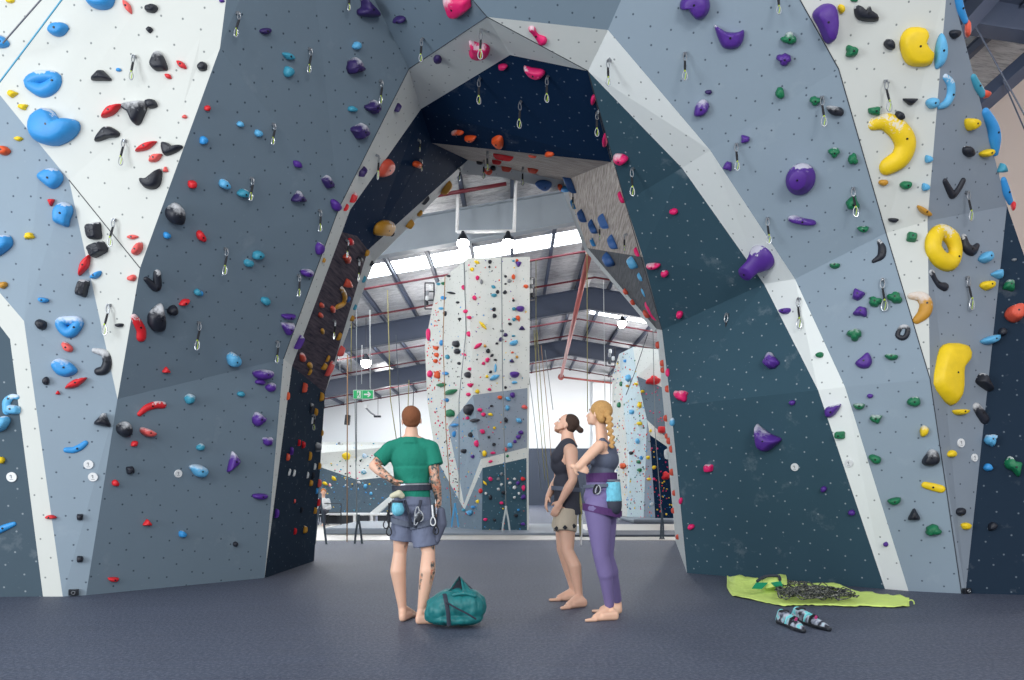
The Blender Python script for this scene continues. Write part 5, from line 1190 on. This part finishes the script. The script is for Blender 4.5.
for a, b, r in segs:
    a = np.array(a); b = np.array(b); ab = b-a; u_ = np.clip(((co-a)@ab)/(ab@ab), 0, 1); dd = np.linalg.norm(co-(a+u_[:, None]*ab), axis=1)
    tv = np.maximum(tv, np.clip((r-dd)/.01, 0, 1))
att.data.foreach_set('value', tv)
add_mesh('body', me, M_skinA, t); eyes(T, R, .99, t)
hair = organic([('e', T(-.02, 0, .036), (.096, .081, .088), R), ('e', T(-.045, 0, -.005), (.062, .072, .05), R)], .006, 3)
add_mesh('hair', hair, cloth('short_auburn_hair', (128, 78, 50), .9, .25, 60, .3), t)
shirt = [('e', m(411.5, 459), (.172, .122, .16)), ('k', m(411.8, 468), .158, m(412, 484), .14, .78), ('k', m(412, 480), .142, m(412.3, 498), .152, .84),
         ('c', m(395.5, 447), .066, m(427.5, 447), .066), ('c', m(411, 441.5, -.005), .07, m(411, 450), .09), ('k', m(411, 444, -.005), .09, m(411, 437.6, 0), .066), ('c', m(409, 441.5, -.0), .062, m(398, 445.5), .058), ('c', m(413, 441.5, 0), .062, m(424, 445.5), .058),
         ('c', m(391.5, 448.5), .068, m(388, 451, -.01), .066), ('k', m(391.5, 449), .066, m(379, 460.5, -.035), .07), ('c', m(431, 448.5), .068, m(432, 451), .066), ('k', m(431.2, 449), .068, m(435.3, 465.5, -.02), .07)]
add_mesh('t_shirt', organic(shirt, .008, 5), cloth('green_jersey', (14, 124, 104), .85, .12, 9, .7), t)
shorts = [('k', m(412, 493), .145, m(412.5, 505), .158, .85), ('e', m(412.5, 508), (.16, .126, .09)), ('k', m(405, 508), .096, m(401.5, 540.5, .01), .102), ('k', m(420.5, 508), .098, m(426, 546.5, -.01), .106)]
add_mesh('shorts', organic(shorts, .008, 4), cloth('grey_blue_shorts', (106, 114, 138), .85, .14, 10, .8), t)
bm_obj('harness_belt', band(m(412, 487), .152, .127, .062, .014, (.03, 0)), M_webD, t)
bm = band(m(412, 484.5), .163, .138, .012, .006, (.03, 0)); bm_obj('belt_piping', bm, M_bolt_l, t)
bm_obj('leg_loop', band(m(403, 521), .112, .11, .045, .012, (-.25, .1)), M_webG, t); bm_obj('leg_loop', band(m(423, 523), .114, .11, .045, .012, (.25, .1)), M_webG, t)
for (x0, y0, x1, y1) in ((405, 500, 412, 527), (421, 500, 415, 528)):
    bm = bmesh.new(); tube(bm, [m(x0, y0, -.125), m((x0+x1)/2, (y0+y1)/2, -.145), m(x1, y1, -.12)], .011, 6, flat=.5); bm_obj('strap', bm, M_webD, t)
cb = add_mesh('chalk_bag', organic([('c', m(397.5, 506, -.15), .046, m(398, 510, -.15), .052)], .007, 3), M_aqua, t)
bm = bmesh.new(); tube(bm, [m(397.5, 500.5, -.15), m(397.5, 502.5, -.15)], .044, 16); bm_obj('bag_rim', bm, M_webD, cb)
add_mesh('climbing_shoe', organic([('c', m(392, 496, -.14), .022, m(399, 493.5, -.16), .03), ('c', m(399, 493.5, -.16), .03, m(402, 496, -.15), .024)], .006, 3), plain('cream_leather', (206, 202, 176), .6), t)
pouch = organic([('c', m(441, 511, -.03), .034, m(441.5, 524, -.03), .045), ('c', m(441.5, 524, -.03), .042, m(437, 541, -.05), .022)], .007, 3)
add_mesh('hanging_shoe_bag', pouch, cloth('dark_grey_fabric', (86, 92, 112), .8), t)
for i, (x, y) in enumerate(((417, 507), (420, 511), (416.5, 514))):
    bm = bmesh.new(); tube(bm, carabiner(m(x, y, -.15), .085, .05, V3(.7, 0, .7) if i != 1 else V3(1, 0, 0), V3(0, -1, 0)), .006, 6, True); bm_obj('carabiner', bm, M_steelb, t)
bm = bmesh.new(); box(bm, m(419, 518, -.15), (.045, .03, .07), Matrix.Rotation(.5, 3, 'Y'), .01); bm_obj('belay_device', bm, M_dmetal, t)
for i, (x0, y0, x1, y1, c_) in enumerate(((391, 502, 386, 520, 1), (389, 503, 389, 527, 1), (434, 503, 436, 526, 1), (432, 505, 433, 517, 0))):
    bm = bmesh.new(); tube(bm, [m(x0, y0, -.08), m(x1, y1, -.1)], .007, 6, flat=.5); tube(bm, carabiner(m(x1, y1, -.1), .07, .04, V3(1, 0, 0), V3(0, -1, 0)), .005, 6, True)
    bm_obj('gear_sling', bm, [M_wmetal, M_sling][c_], t)

# --- man in the black tank top, in profile, looking up to the left
m = lambda px, py, d=0: P(px, py, 7.75+d)
t = empty('person', (m(572, 600).x, 7.75, 0)); tag(t, 'barefoot man in profile with hair bun, black tank top and beige shorts, looking up', 'person')
hp, T, R = head_parts(m(566, 425), V3(-.88, .16, .44), V3(.44, 0, .9), .97)
aN = [m(571, 452, -.19), m(573, 480, -.25), m(560.5, 502, -.2)]; aF = [m(562, 452, .16), m(558, 479, .2), m(548.5, 496, .02)]
body = hp+[('c', m(567.5, 431), .056, m(567.5, 441), .066), ('c', m(568, 440), .062, m(569, 447), .08), ('e', m(565, 461), (.122, .16, .165)), ('e', m(566, 483), (.105, .14, .13)), ('e', m(567.5, 503), (.118, .148, .11)), ('c', m(570, 450, -.14), .062, m(564, 450, .12), .062)]
for a in (aN, aF):
    body += [('c', a[0], .066, a[0].lerp(a[1], .5), .056), ('c', a[0].lerp(a[1], .5), .056, a[1], .04), ('c', a[1], .041, a[1].lerp(a[2], .35), .046), ('c', a[1].lerp(a[2], .35), .046, a[2], .029)]
body += fingers(aN[2], V3(-.45, .1, -.85), V3(-.2, -1, .1), 1, .35) + fingers(aF[2], V3(-.3, -.25, -.9), V3(-.9, -.1, .2), -1, .5)
legs = ((m(566, 511, -.09), m(567.5, 551, -.17), m(574.5, 566, -.2), Pf(579.5, 606.5)+V3(0, 0, .085), (584, 607), (560, 609.5)),
        (m(565, 511, .09), m(562.5, 549, .16), m(568, 564, .2), Pf(574, 600)+V3(0, 0, .085), (579, 600.5), (549.5, 601)))
for h_, k_, c_, a_, he, to in legs:
    body += [('c', h_, .092, h_.lerp(k_, .55), .076), ('c', h_.lerp(k_, .55), .08, k_, .058), ('c', k_, .058, c_, .064), ('c', c_, .064, c_.lerp(a_, .5), .048), ('c', c_.lerp(a_, .5), .047, a_, .035)]
    body += foot(a_, Pf(*he), Pf(*to), 1.05)
add_mesh('body', organic(body, .0058, 7), M_skinB, t); eyes(T, R, .97, t)
hair = organic([('e', T(-.030, 0, .040), (.090, .082, .086), R), ('e', T(-.055, 0, -.01), (.05, .07, .05), R), ('c', T(-.1, 0, .03), .03, T(-.135, 0, .02), .028), ('e', T(-.155, 0, .015), (.03, .03, .03), R)], .006, 3)
add_mesh('hair', hair, cloth('dark_brown_hair', (62, 44, 36), .8, .3, 70, .4), t)
beard = organic([('e', T(.046, 0, -.088), (.034, .045, .02), R), ('c', T(.05, .03, -.086), .011, T(.0, .058, -.05), .009), ('c', T(.05, -.03, -.086), .011, T(.0, -.058, -.05), .009)], .005, 2)
add_mesh('beard', beard, cloth('brown_stubble', (150, 108, 86), .9), t)
tank = [('e', m(564.5, 463), (.138, .157, .15)), ('e', m(566, 484), (.125, .152, .14)), ('k', m(566.5, 485), .122, m(568.5, 515), .136, 1.38), ('c', m(569, 449, -.09), .074, m(566, 449, .08), .07), ('c', m(568, 446, -.05), .078, m(567.5, 446, .04), .078), ('k', m(568, 448), .1, m(567.5, 442), .07), ('c', m(566, 446, -.04), .07, m(559, 457, -.08), .08), ('c', m(566, 446, .04), .07, m(559, 457, .06), .08)]
add_mesh('tank_top', organic(tank, .008, 4), cloth('black_cotton', (56, 58, 70), .9, .12, 9, .6), t)
sh = [('e', m(567, 508), (.12, .15, .09)), ('k', m(566.5, 510, -.09), .108, m(564.8, 531.5, -.13), .112), ('k', m(565, 510, .08), .102, m(562, 528, .12), .108)]
so = add_mesh('shorts', organic(sh, .008, 3), cloth('beige_shorts', (188, 176, 158), .85, .08, 10, .4), t)
for x, y in ((565, 527.5), (556.5, 528.5), (574, 526)):
    bm = bmesh.new(); box(bm, m(x, y, -.246 if x == 565 else -.205), (.034, .012, .034), Matrix.Rotation(.785, 3, 'Y')); bm_obj('diamond_print', bm, M_dmetal, so)
bm_obj('harness_belt', band(m(566, 489), .132, .160, .04, .012, (-.08, 0)), M_webG, t)
bm = bmesh.new(); tube(bm, [m(579, 492, -.05), m(581, 505, -.1), m(580, 518, -.08), m(581, 536, -.05)], .014, 8); bm_obj('gear_rope', bm, ROPE_M[OL], t)
bm = bmesh.new(); tube(bm, [m(582, 520, -.08), m(581, 545, -.05)], .008, 8); bm_obj('gear_sling', bm, M_wmetal, t)

# --- blonde woman with arms crossed
m = lambda px, py, d=0: P(px, py, 6.8+d)
t = empty('person', (m(605, 615).x, 6.8, 0)); tag(t, 'barefoot blonde woman with long braid, grey top and purple leggings, arms crossed', 'person')
hp, T, R = head_parts(m(598.5, 414), V3(-.85, .48, .2), V3(.2, -.02, 1), .95)
aN = [m(599, 446, -.15), m(579, 466.5, -.22), m(583, 465, .02)]; aF = [m(604, 446, .15), m(581, 466, .2), m(577.5, 467, -.10)]
body = hp+[('c', m(600.5, 424), .046, m(602, 439), .052), ('e', m(604, 457), (.108, .142, .15)), ('e', m(601.5, 476), (.096, .126, .11)), ('e', m(601, 497), (.13, .158, .12)), ('c', m(602, 447, -.11), .052, m(605, 447, .11), .052)]
for a in (aN, aF):
    body += [('c', a[0], .048, a[0].lerp(a[1], .5), .043), ('c', a[0].lerp(a[1], .5), .043, a[1], .035), ('c', a[1], .035, a[1].lerp(a[2], .4), .037), ('c', a[1].lerp(a[2], .4), .036, a[2], .025)]
body += fingers(m(573.5, 466.5, -.20), V3(.75, -.35, -.2), V3(-.3, -.85, .2), 1, .5, .84) + [('c', aF[2], .026, m(573.5, 466.5, -.20), .022)] + fingers(aN[2], V3(.1, 1, .1), V3(-1, 0, 0), 1, .3, .9)
legs = ((m(598, 508, -.08), m(601, 556, -.08), m(605.5, 574, -.06), Pf(610, 619)+V3(0, 0, .085), (615.5, 620), (585, 621.5)),
        (m(604, 508, .08), m(606, 556, .14), m(611, 572, .2), Pf(618, 613)+V3(0, 0, .085), (619, 613.5), (594, 612)))
lg = [('e', m(600, 497), (.142, .17, .11)), ('e', m(606.5, 502, 0), (.122, .155, .095)), ('k', m(601, 477), .112, m(600.5, 490), .13, 1.25)]
for i, (h_, k_, c_, a_, he, to) in enumerate(legs):
    body += [('c', h_, .095, h_.lerp(k_, .55), .075), ('c', h_.lerp(k_, .55), .075, k_, .053), ('c', k_, .052, c_, .055), ('c', c_, .055, c_.lerp(a_, .5), .042), ('c', c_.lerp(a_, .5), .041, a_, .031)]
    body += foot(a_, Pf(*he), Pf(*to), .95)
    e_ = c_.lerp(a_, .86)
    lg += [('c', h_, .118, h_.lerp(k_, .5), .094), ('c', h_.lerp(k_, .5), .094, k_, .066), ('c', k_, .066, c_, .067), ('c', c_, .062, c_.lerp(a_, .5), .05), ('c', c_.lerp(a_, .5), .050, e_, .042)]
add_mesh('body', organic(body, .0058, 7), M_skinC, t); eyes(T, R, .95, t)
add_mesh('leggings', organic(lg, .008, 9), cloth('purple_leggings_knit', (116, 104, 152), .7, .06, 8, .15), t)
hc = cloth('blonde_hair', (190, 146, 88), .7, .3, 60, .5)
hair = organic([('e', T(-.022, 0, .036), (.098, .084, .088), R), ('e', T(-.055, 0, -.012), (.06, .073, .065), R), ('c', T(-.02, .06, .0), .03, T(-.06, .04, -.04), .04), ('c', T(-.02, -.06, .0), .03, T(-.06, -.04, -.04), .04)], .006, 3)
ho = add_mesh('hair', hair, hc, t)
bp = catmull([m(607, 413, -.09), m(609.5, 422, -.13), m(610, 431, -.14), m(612, 440, -.15), m(611.5, 447, -.17)], 14)
br = []
for i, q in enumerate(bp):
    r = .031*(1-.035*i)
    br += [('e', q+V3((-1)**i*.008, 0, 0), (r, r*.85, r*.8))]
add_mesh('braid', organic(br, .005, 1), hc, t)
top = [('e', m(604.5, 460), (.124, .152, .12)), ('e', m(602, 475), (.11, .14, .105)), ('c', m(607, 452, -.05), .085, m(607, 452, .06), .085), ('c', m(602.5, 441.5, -.06), .034, m(609, 452, -.06), .05), ('c', m(604, 443, .06), .028, m(609, 452, .06), .05), ('c', m(601, 445, -.07), .026, m(597, 456, -.07), .05)]
add_mesh('tank_top', organic(top, .008, 4), cloth('grey_blue_stretch_fabric', (84, 92, 112), .8, .07, 8, .2), t)
bm_obj('waistband', band(m(601.5, 477.5), .124, .152, .075, .008, (.03, 0)), M_webP, t)
bm_obj('harness_belt', band(m(600.5, 485.5), .137, .166, .028, .012, (.06, 0)), M_webG, t)
bm_obj('leg_loop', band(m(601.5, 510.5, -.06), .150, .135, .06, .010, (-.22, 0)), M_webP, t)
bm_obj('leg_loop', band(m(604, 510, .09), .145, .12, .05, .010, (-.22, 0)), M_webP, t)
cb = add_mesh('chalk_bag', organic([('k', m(613, 482, -.13), .060, m(613.5, 501, -.13), .070), ('c', m(613.5, 500, -.13), .06, m(613.5, 503, -.13), .06)], .006, 3), M_aqua, t)
add_mesh('bag_base', organic([('k', m(613.5, 501, -.13), .068, m(613.5, 506, -.13), .07), ('e', m(613.5, 507, -.13), (.069, .069, .075))], .007, 2), M_webD, cb)
bm = bmesh.new(); tube(bm, [m(613, 479.5, -.13), m(613, 481.5, -.13)], .058, 18); bm_obj('bag_rim', bm, M_aqua2, cb)
for i, (x, y) in enumerate(((596, 486), (598, 486.5))):
    bm = bmesh.new(); tube(bm, carabiner(m(x, y-1, -.175), .07, .045, V3(.9, 0, .4), V3(0, -1, 0)), .007, 6, True); bm_obj('carabiner', bm, [M_bolt, M_steelb][i], t)

# --- small seated figure in white far behind the man in green
m = lambda px, py, d=0: P(px, py, 24.9+d)
t = empty('person', (m(323, 520).x, 24.9, 0)); tag(t, 'tiny distant person in a white sweatshirt and dark trousers seated at the far bench', 'person')
hp, T, R = head_parts(m(323.5, 492.3), V3(.2, -1, 0), V3(0, 0, 1), 1)
c = m(323, 505)
def L_(x, y, z): return Vector((c.x+x, 24.9+y, z))
add_mesh('body', organic(hp+[('c', m(323.5, 494.5), .05, m(323.3, 499), .05), ('e', L_(0, 0, .6), (.15, .11, .25)), ('c', L_(-.16, 0, .78), .05, L_(-.22, -.05, .55), .04), ('c', L_(-.22, -.05, .55), .04, L_(-.1, -.25, .5), .03), ('c', L_(.16, 0, .78), .05, L_(.22, -.05, .55), .04), ('c', L_(.22, -.05, .55), .04, L_(.1, -.25, .5), .03),
     ('c', L_(-.08, 0, .45), .08, L_(-.12, -.42, .44), .055), ('c', L_(-.12, -.42, .44), .055, L_(-.12, -.4, .07), .04), ('c', L_(.08, 0, .45), .08, L_(.12, -.42, .44), .055), ('c', L_(.12, -.42, .44), .055, L_(.12, -.4, .07), .04)]
     + fingers(L_(-.1, -.25, .5), V3(.3, -.5, -.3), V3(0, 0, 1), 1, .4) + fingers(L_(.1, -.25, .5), V3(-.3, -.5, -.3), V3(0, 0, 1), -1, .4) + foot(L_(-.12, -.4, .08), L_(-.12, -.36, 0), L_(-.12, -.62, 0)) + foot(L_(.12, -.4, .08), L_(.12, -.36, 0), L_(.12, -.62, 0)), .012, 2), M_skinB, t)
add_mesh('hair', organic([('e', T(-.02, 0, .04), (.1, .086, .09), R)], .01, 2), cloth('ginger_hair', (176, 110, 60), .9), t)
add_mesh('sweatshirt', organic([('e', L_(0, 0, .62), (.18, .13, .26)), ('c', L_(-.16, 0, .78), .065, L_(-.22, -.05, .55), .055), ('c', L_(.16, 0, .78), .065, L_(.22, -.05, .55), .055), ('c', L_(-.22, -.05, .55), .055, L_(-.12, -.22, .51), .045), ('c', L_(.22, -.05, .55), .055, L_(.12, -.22, .51), .045)], .014, 3), cloth('white_sweatshirt', (214, 216, 218), .9), t)
add_mesh('trousers', organic([('e', L_(0, 0, .46), (.17, .14, .1)), ('c', L_(-.08, 0, .45), .1, L_(-.12, -.42, .44), .07), ('c', L_(-.12, -.42, .44), .07, L_(-.12, -.4, .12), .055), ('c', L_(.08, 0, .45), .1, L_(.12, -.42, .44), .07), ('c', L_(.12, -.42, .44), .07, L_(.12, -.4, .12), .055)], .014, 2), M_webD, t)
bm = bmesh.new(); cx, cy = c.x, 24.95
tube(bm, [(cx, cy, .27), (cx, cy, .33)], .17, 18)
so = empty('stool', (cx, cy, 0)); tag(so, 'low dark stool under the distant seated person', 'stool'); bm_obj('seat', bm, M_dmetal, so)
for a in range(4):
    bm = bmesh.new(); q = a*math.pi/2+.7; tube(bm, [(cx+math.cos(q)*.12, cy+math.sin(q)*.12, .28), (cx+math.cos(q)*.16, cy+math.sin(q)*.16, .0)], .014, 8); bm_obj('leg', bm, M_dmetal, so)
# ------------------------------------------------------------------ things on the carpet
# teal duffel bag, slumped, its lid standing open
t = empty('duffel_bag', (Pf(455, 624).x, 6.5, 0)); tag(t, 'slumped dark teal duffel bag on the carpet at the feet of the man in green', 'bag')
m = lambda px, py, d=0: P(px, py, 6.45+d)
parts = [('e', m(455, 606.5, .02), (.232, .17, .142)), ('e', m(470, 607, .02), (.125, .15, .14)), ('e', m(440, 610, 0), (.115, .14, .115)), ('e', m(431, 614, -.02), (.05, .08, .07)), ('e', m(455, 618, 0), (.235, .165, .055)), ('c', m(443, 598, .0), .05, m(476, 598, .02), .05)]
me = organic(parts, .009, 4)
for vv in me.vertices:
    q = vv.co; n1 = noise.noise(q*9)*.016+noise.noise(q*22)*.007+abs(noise.noise(Vector((q.x*14, q.y*14, q.z*6+3))))*.016
    vv.co = q+vv.normal*n1; vv.co.z = max(vv.co.z, .004)
tealbag = cloth('teal_ripstop', (22, 112, 116), .5, .25, 12, .6)
add_mesh('bag_body', me, tealbag, t)
def sheet(pts_rows, th=.006):
    bm = bmesh.new(); g = [[bm.verts.new(p) for p in r] for r in pts_rows]; h = [[bm.verts.new(p+Vector((0, th, -th))) for p in r] for r in pts_rows]
    R_, C_ = len(g), len(g[0])
    for a in range(R_-1):
        for b in range(C_-1):
            bm.faces.new((g[a][b], g[a][b+1], g[a+1][b+1], g[a+1][b])); bm.faces.new((h[a][b], h[a+1][b], h[a+1][b+1], h[a][b+1]))
    for a in range(R_-1):
        bm.faces.new((g[a][0], g[a+1][0], h[a+1][0], h[a][0])); bm.faces.new((g[a][-1], h[a][-1], h[a+1][-1], g[a+1][-1]))
    for b in range(C_-1):
        bm.faces.new((g[0][b], h[0][b], h[0][b+1], g[0][b+1])); bm.faces.new((g[-1][b], g[-1][b+1], h[-1][b+1], h[-1][b]))
    bmesh.ops.recalc_face_normals(bm, faces=bm.faces[:]); return bm
# the open lid: two folded wings meeting in a peak, dark lining toward us
peak = m(459.5, 576.5, .10); lft = m(445.5, 594, .0); rgt = m(476, 593, .06); mid = m(458, 592.5, -.04); back = m(462, 594, .22)
def lerp3(a, b, c, n=6):
    rows = []
    for i in range(n+1):
        s_ = i/n; l = a.lerp(b, s_); r = a.lerp(c, s_)
        rows.append([l.lerp(r, j/n)+Vector((0, .012*math.sin(j*1.9+i), .006*math.sin(j*2.3+i*1.1))) for j in range(n+1)])
    return rows
bm_obj('open_lid', sheet(lerp3(peak, lft+V3(0, .02, 0), rgt+V3(0, .06, 0)), .012), M_webD, t, smooth=True)
bm_obj('lid_wing', sheet(lerp3(peak+V3(.006, -.02, -.004), m(463, 591, -.05), m(477, 595, -.02)), .008), tealbag, t, smooth=True)
bm_obj('lid_wing', sheet(lerp3(peak+V3(-.006, -.02, -.01), m(445, 595.5, -.06), m(451, 589, -.0)), .008), tealbag, t, smooth=True)
for pts in ([(444.5, 594, -.12), (446, 601, -.185), (448, 612, -.2), (449, 626, -.19)], [(446, 602, -.19), (456, 608, -.205), (466, 613, -.205), (476, 619, -.19)]):
    bm = bmesh.new(); tube(bm, catmull([m(*p) for p in pts], 12), .017, 6, flat=.35); bm_obj('webbing_strap', bm, M_webD, t)
bm = bmesh.new(); tube(bm, catmull([m(452, 595.5, -.1), m(464, 593.5, -.1), m(476, 596.5, -.08)], 10), .012, 8); bm_obj('rolled_rim', bm, tealbag, t, smooth=True)
# rope tarpaulin with a pile of rope
t = empty('rope_tarp', (2.9, 8.0, 0)); tag(t, 'crumpled lime-yellow rope tarpaulin spread on the carpet before the dark teal wall', 'tarpaulin')
limecloth = cloth('lime_ripstop', (208, 232, 124), .6, .08, 16, .5); greenc = cloth('green_ripstop', (20, 150, 104), .6)
top_ = [(727, 580), (735, 577.8), (750, 580), (765, 583), (778, 584), (800, 586), (815, 585), (840, 586.5), (852, 591), (862, 594.5), (880, 596.5), (900, 599), (909, 600)]
bot_ = [(726.5, 588), (732, 597), (750, 600), (765, 603.5), (783, 607), (800, 606.3), (818, 606), (835, 606.8), (850, 608), (865, 606.8), (880, 607.8), (898, 608.2), (909, 607)]
def at_x(L, x):
    for a, b in zip(L, L[1:]):
        if a[0] <= x <= b[0]: return a[1]+(b[1]-a[1])*(x-a[0])/(b[0]-a[0])
    return L[0][1] if x < L[0][0] else L[-1][1]
rows = []
NX, NYR = 60, 14
for j in range(NYR+1):
    vv_ = j/NYR; row = []
    for i in range(NX+1):
        x = 727+(909-727)*i/NX; yb, yt = at_x(bot_, x), at_x(top_, x)
        Yf = CZ*F/(yb-HY); fr_ = Pf(x, yb); depth = .95*(0.35+.65*math.sin(min(1, (909.5-x)/70)*math.pi/2)); Yb = Yf+depth
        bk = P(x, yt, Yb); bk.z = max(.012, bk.z)
        q = fr_.lerp(bk, vv_); belly = math.sin(vv_*math.pi)
        q.z = .008+bk.z*(vv_**1.4)-belly*bk.z*.25
        q.z += (.5+.5*noise.noise(Vector((q.x*7, q.y*9, 1))))*.035*min(1, vv_*5+.15)+abs(noise.noise(Vector((q.x*16, q.y*19, 5))))*.018
        q.y += noise.noise(Vector((q.x*6, vv_*3, 9)))*.03*(1-belly)
        q.z = max(q.z, .01); row.append(q)
    rows.append(row)
bm_obj('tarp_cloth', sheet(rows, .004), limecloth, t, smooth=True)
m = lambda px, py, d=0: P(px, py, 8.1+d)
bm_obj('folded_corner', sheet([[m(772, 575.5, .5), m(780, 574, .5), m(786, 575, .48)], [m(762, 580, .35), m(775, 578, .33), m(787, 580, .32)], [m(766, 588, .1), m(776, 586, .08), m(787, 588, .1)]], .01), limecloth, t, smooth=True)
bm_obj('green_panel', sheet([[m(756, 582.5, .18), m(768, 582.5, .16)], [m(752, 588, .05), m(762, 588.5, .04)]], .008), greenc, t)
bm_obj('green_panel', sheet([[m(771, 582.5, .2), m(781, 581, .2)], [m(775, 586, .05), m(783, 586, .05)]], .008), greenc, t)
bm = bmesh.new(); tube(bm, catmull([m(757, 581.5, .3), m(765, 576.5, .36), (m(778, 576, .36)), m(780, 580, .25)], 12), .016, 6); bm_obj('dark_hem', bm, M_webD, t)
bm = bmesh.new(); c = P(911, 603.5, 7.7)
tube(bm, [c+V3(math.cos(a*math.pi/10)*.03, .0, math.sin(a*math.pi/10)*.034) for a in range(20)], .006, 6, True); bm_obj('corner_loop', bm, limecloth, t)
rnd = random.Random(3); bm = bmesh.new(); pts = []
for k in range(44):
    lane = (k % 11)/10-.5; x0 = 773+rnd.uniform(0, 8)+abs(lane)*6; x1 = rnd.choice([815, 835, 848, 858])-abs(lane)*16+rnd.uniform(-6, 0)
    for i in range(9):
        s_ = i/8 if k % 2 == 0 else 1-i/8; x = x0+(x1-x0)*s_; half = 7.5*(1-.72*max(0, (x-800)/60))
        y = 593.5+(x-800)*.085+lane*2*half*.9+math.sin(x*.35+k*1.7)*1.3
        q = Pf(x, y+5); q.y -= .05; q.z = .07+.012*(k//11)+.018*math.sin(x*.5+k*2.1)+rnd.uniform(0, .012); pts.append(q)
tube(bm, catmull(pts, 1190), .006, 5)
tr = NT('flecked_rope'); o_ = tr.coord('Object'); tr.col(tr.ramp(tr.noise(60, o_, 2), [(.45, srgb(28, 32, 40)), (.54, srgb(80, 84, 84)), (.62, srgb(160, 160, 146))]))
tag(bm_obj('climbing_rope', bm, tr.m, smooth=True), 'loose pile of black and grey flecked rope lying on the lime tarpaulin', 'rope')
# pair of climbing shoes
sm_ = NT('patched_shoe_suede'); so__ = sm_.coord('Object')
sm_.col(sm_.ramp(sm_.noise(17, so__, 1), [(.40, srgb(34, 38, 48)), (.45, srgb(120, 126, 146)), (.58, srgb(186, 192, 204)), (.66, srgb(110, 200, 206))])); SHOE_M = sm_.m
def shoe(heel, toe, lab, lift=0.0, flip=1):
    h = Pf(*heel); tt = Pf(*toe); d = (tt-h); L = d.length; d.normalize(); x = Vector((d.y, -d.x, 0)); up = V3(0, 0, 1)
    T_ = lambda a, b, z: h+d*a*L+x*b+up*(z+lift)
    t = empty('climbing_shoe', h); tag(t, lab, 'shoe', 'pair of climbing shoes')
    up_ = organic([('c', T_(.06, 0, .05), .034, T_(.12, 0, .085), .036), ('c', T_(.06, 0, .04), .036, T_(.4, 0, .04), .036), ('c', T_(.4, 0, .045), .04, T_(.75, .005*flip, .034), .036), ('c', T_(.75, .005*flip, .034), .035, T_(.94, .012*flip, .024), .02), ('c', T_(.12, 0, .085), .033, T_(.35, 0, .075), .034)], .006, 3)
    add_mesh('upper', up_, SHOE_M, t)
    so_ = organic([('c', T_(.05, 0, .02), .036, T_(.4, 0, .018), .034), ('c', T_(.4, 0, .018), .034, T_(.76, .005*flip, .018), .042), ('c', T_(.76, .005*flip, .018), .042, T_(.96, .012*flip, .018), .022)], .006, 2)
    for vv in so_.vertices: vv.co.z = min(max(vv.co.z, .003+lift), .03+lift)
    add_mesh('sole', so_, M_dmetal, t)
    add_mesh('heel_cup', organic([('c', T_(.02, 0, .035), .032, T_(.1, 0, .09), .034)], .006, 2), plain('aqua_rubber', (120, 208, 214), .5), t)
    for a in (.42, .56):
        bm = bmesh.new(); tube(bm, [T_(a, -.045, .03), T_(a+.01, -.03, .078), T_(a+.02, .0, .092), T_(a+.03, .03, .078), T_(a+.04, .045, .03)], .014, 6, flat=.4); bm_obj('strap', bm, M_sling if a > .5 else plain('aqua_strap', (120, 208, 214), .6), t)
    add_mesh('ankle_opening', organic([('e', T_(.2, 0, .112), (.045, .03, .014))], .006, 1), M_sling, t)
    bm = bmesh.new(); tube(bm, [T_(.62, -.01, .085), T_(.68, .01, .08)], .012, 6); bm_obj('toe_patch', bm, plain('magenta_patch', (170, 50, 110), .6), t)
shoe((779, 623), (806, 633.5), 'nearer grey and aqua climbing shoe lying before the lime tarpaulin', 0, 1)
shoe((794, 620), (829, 632), 'farther grey climbing shoe of the pair, white toe pointing right', 0.0, -1)
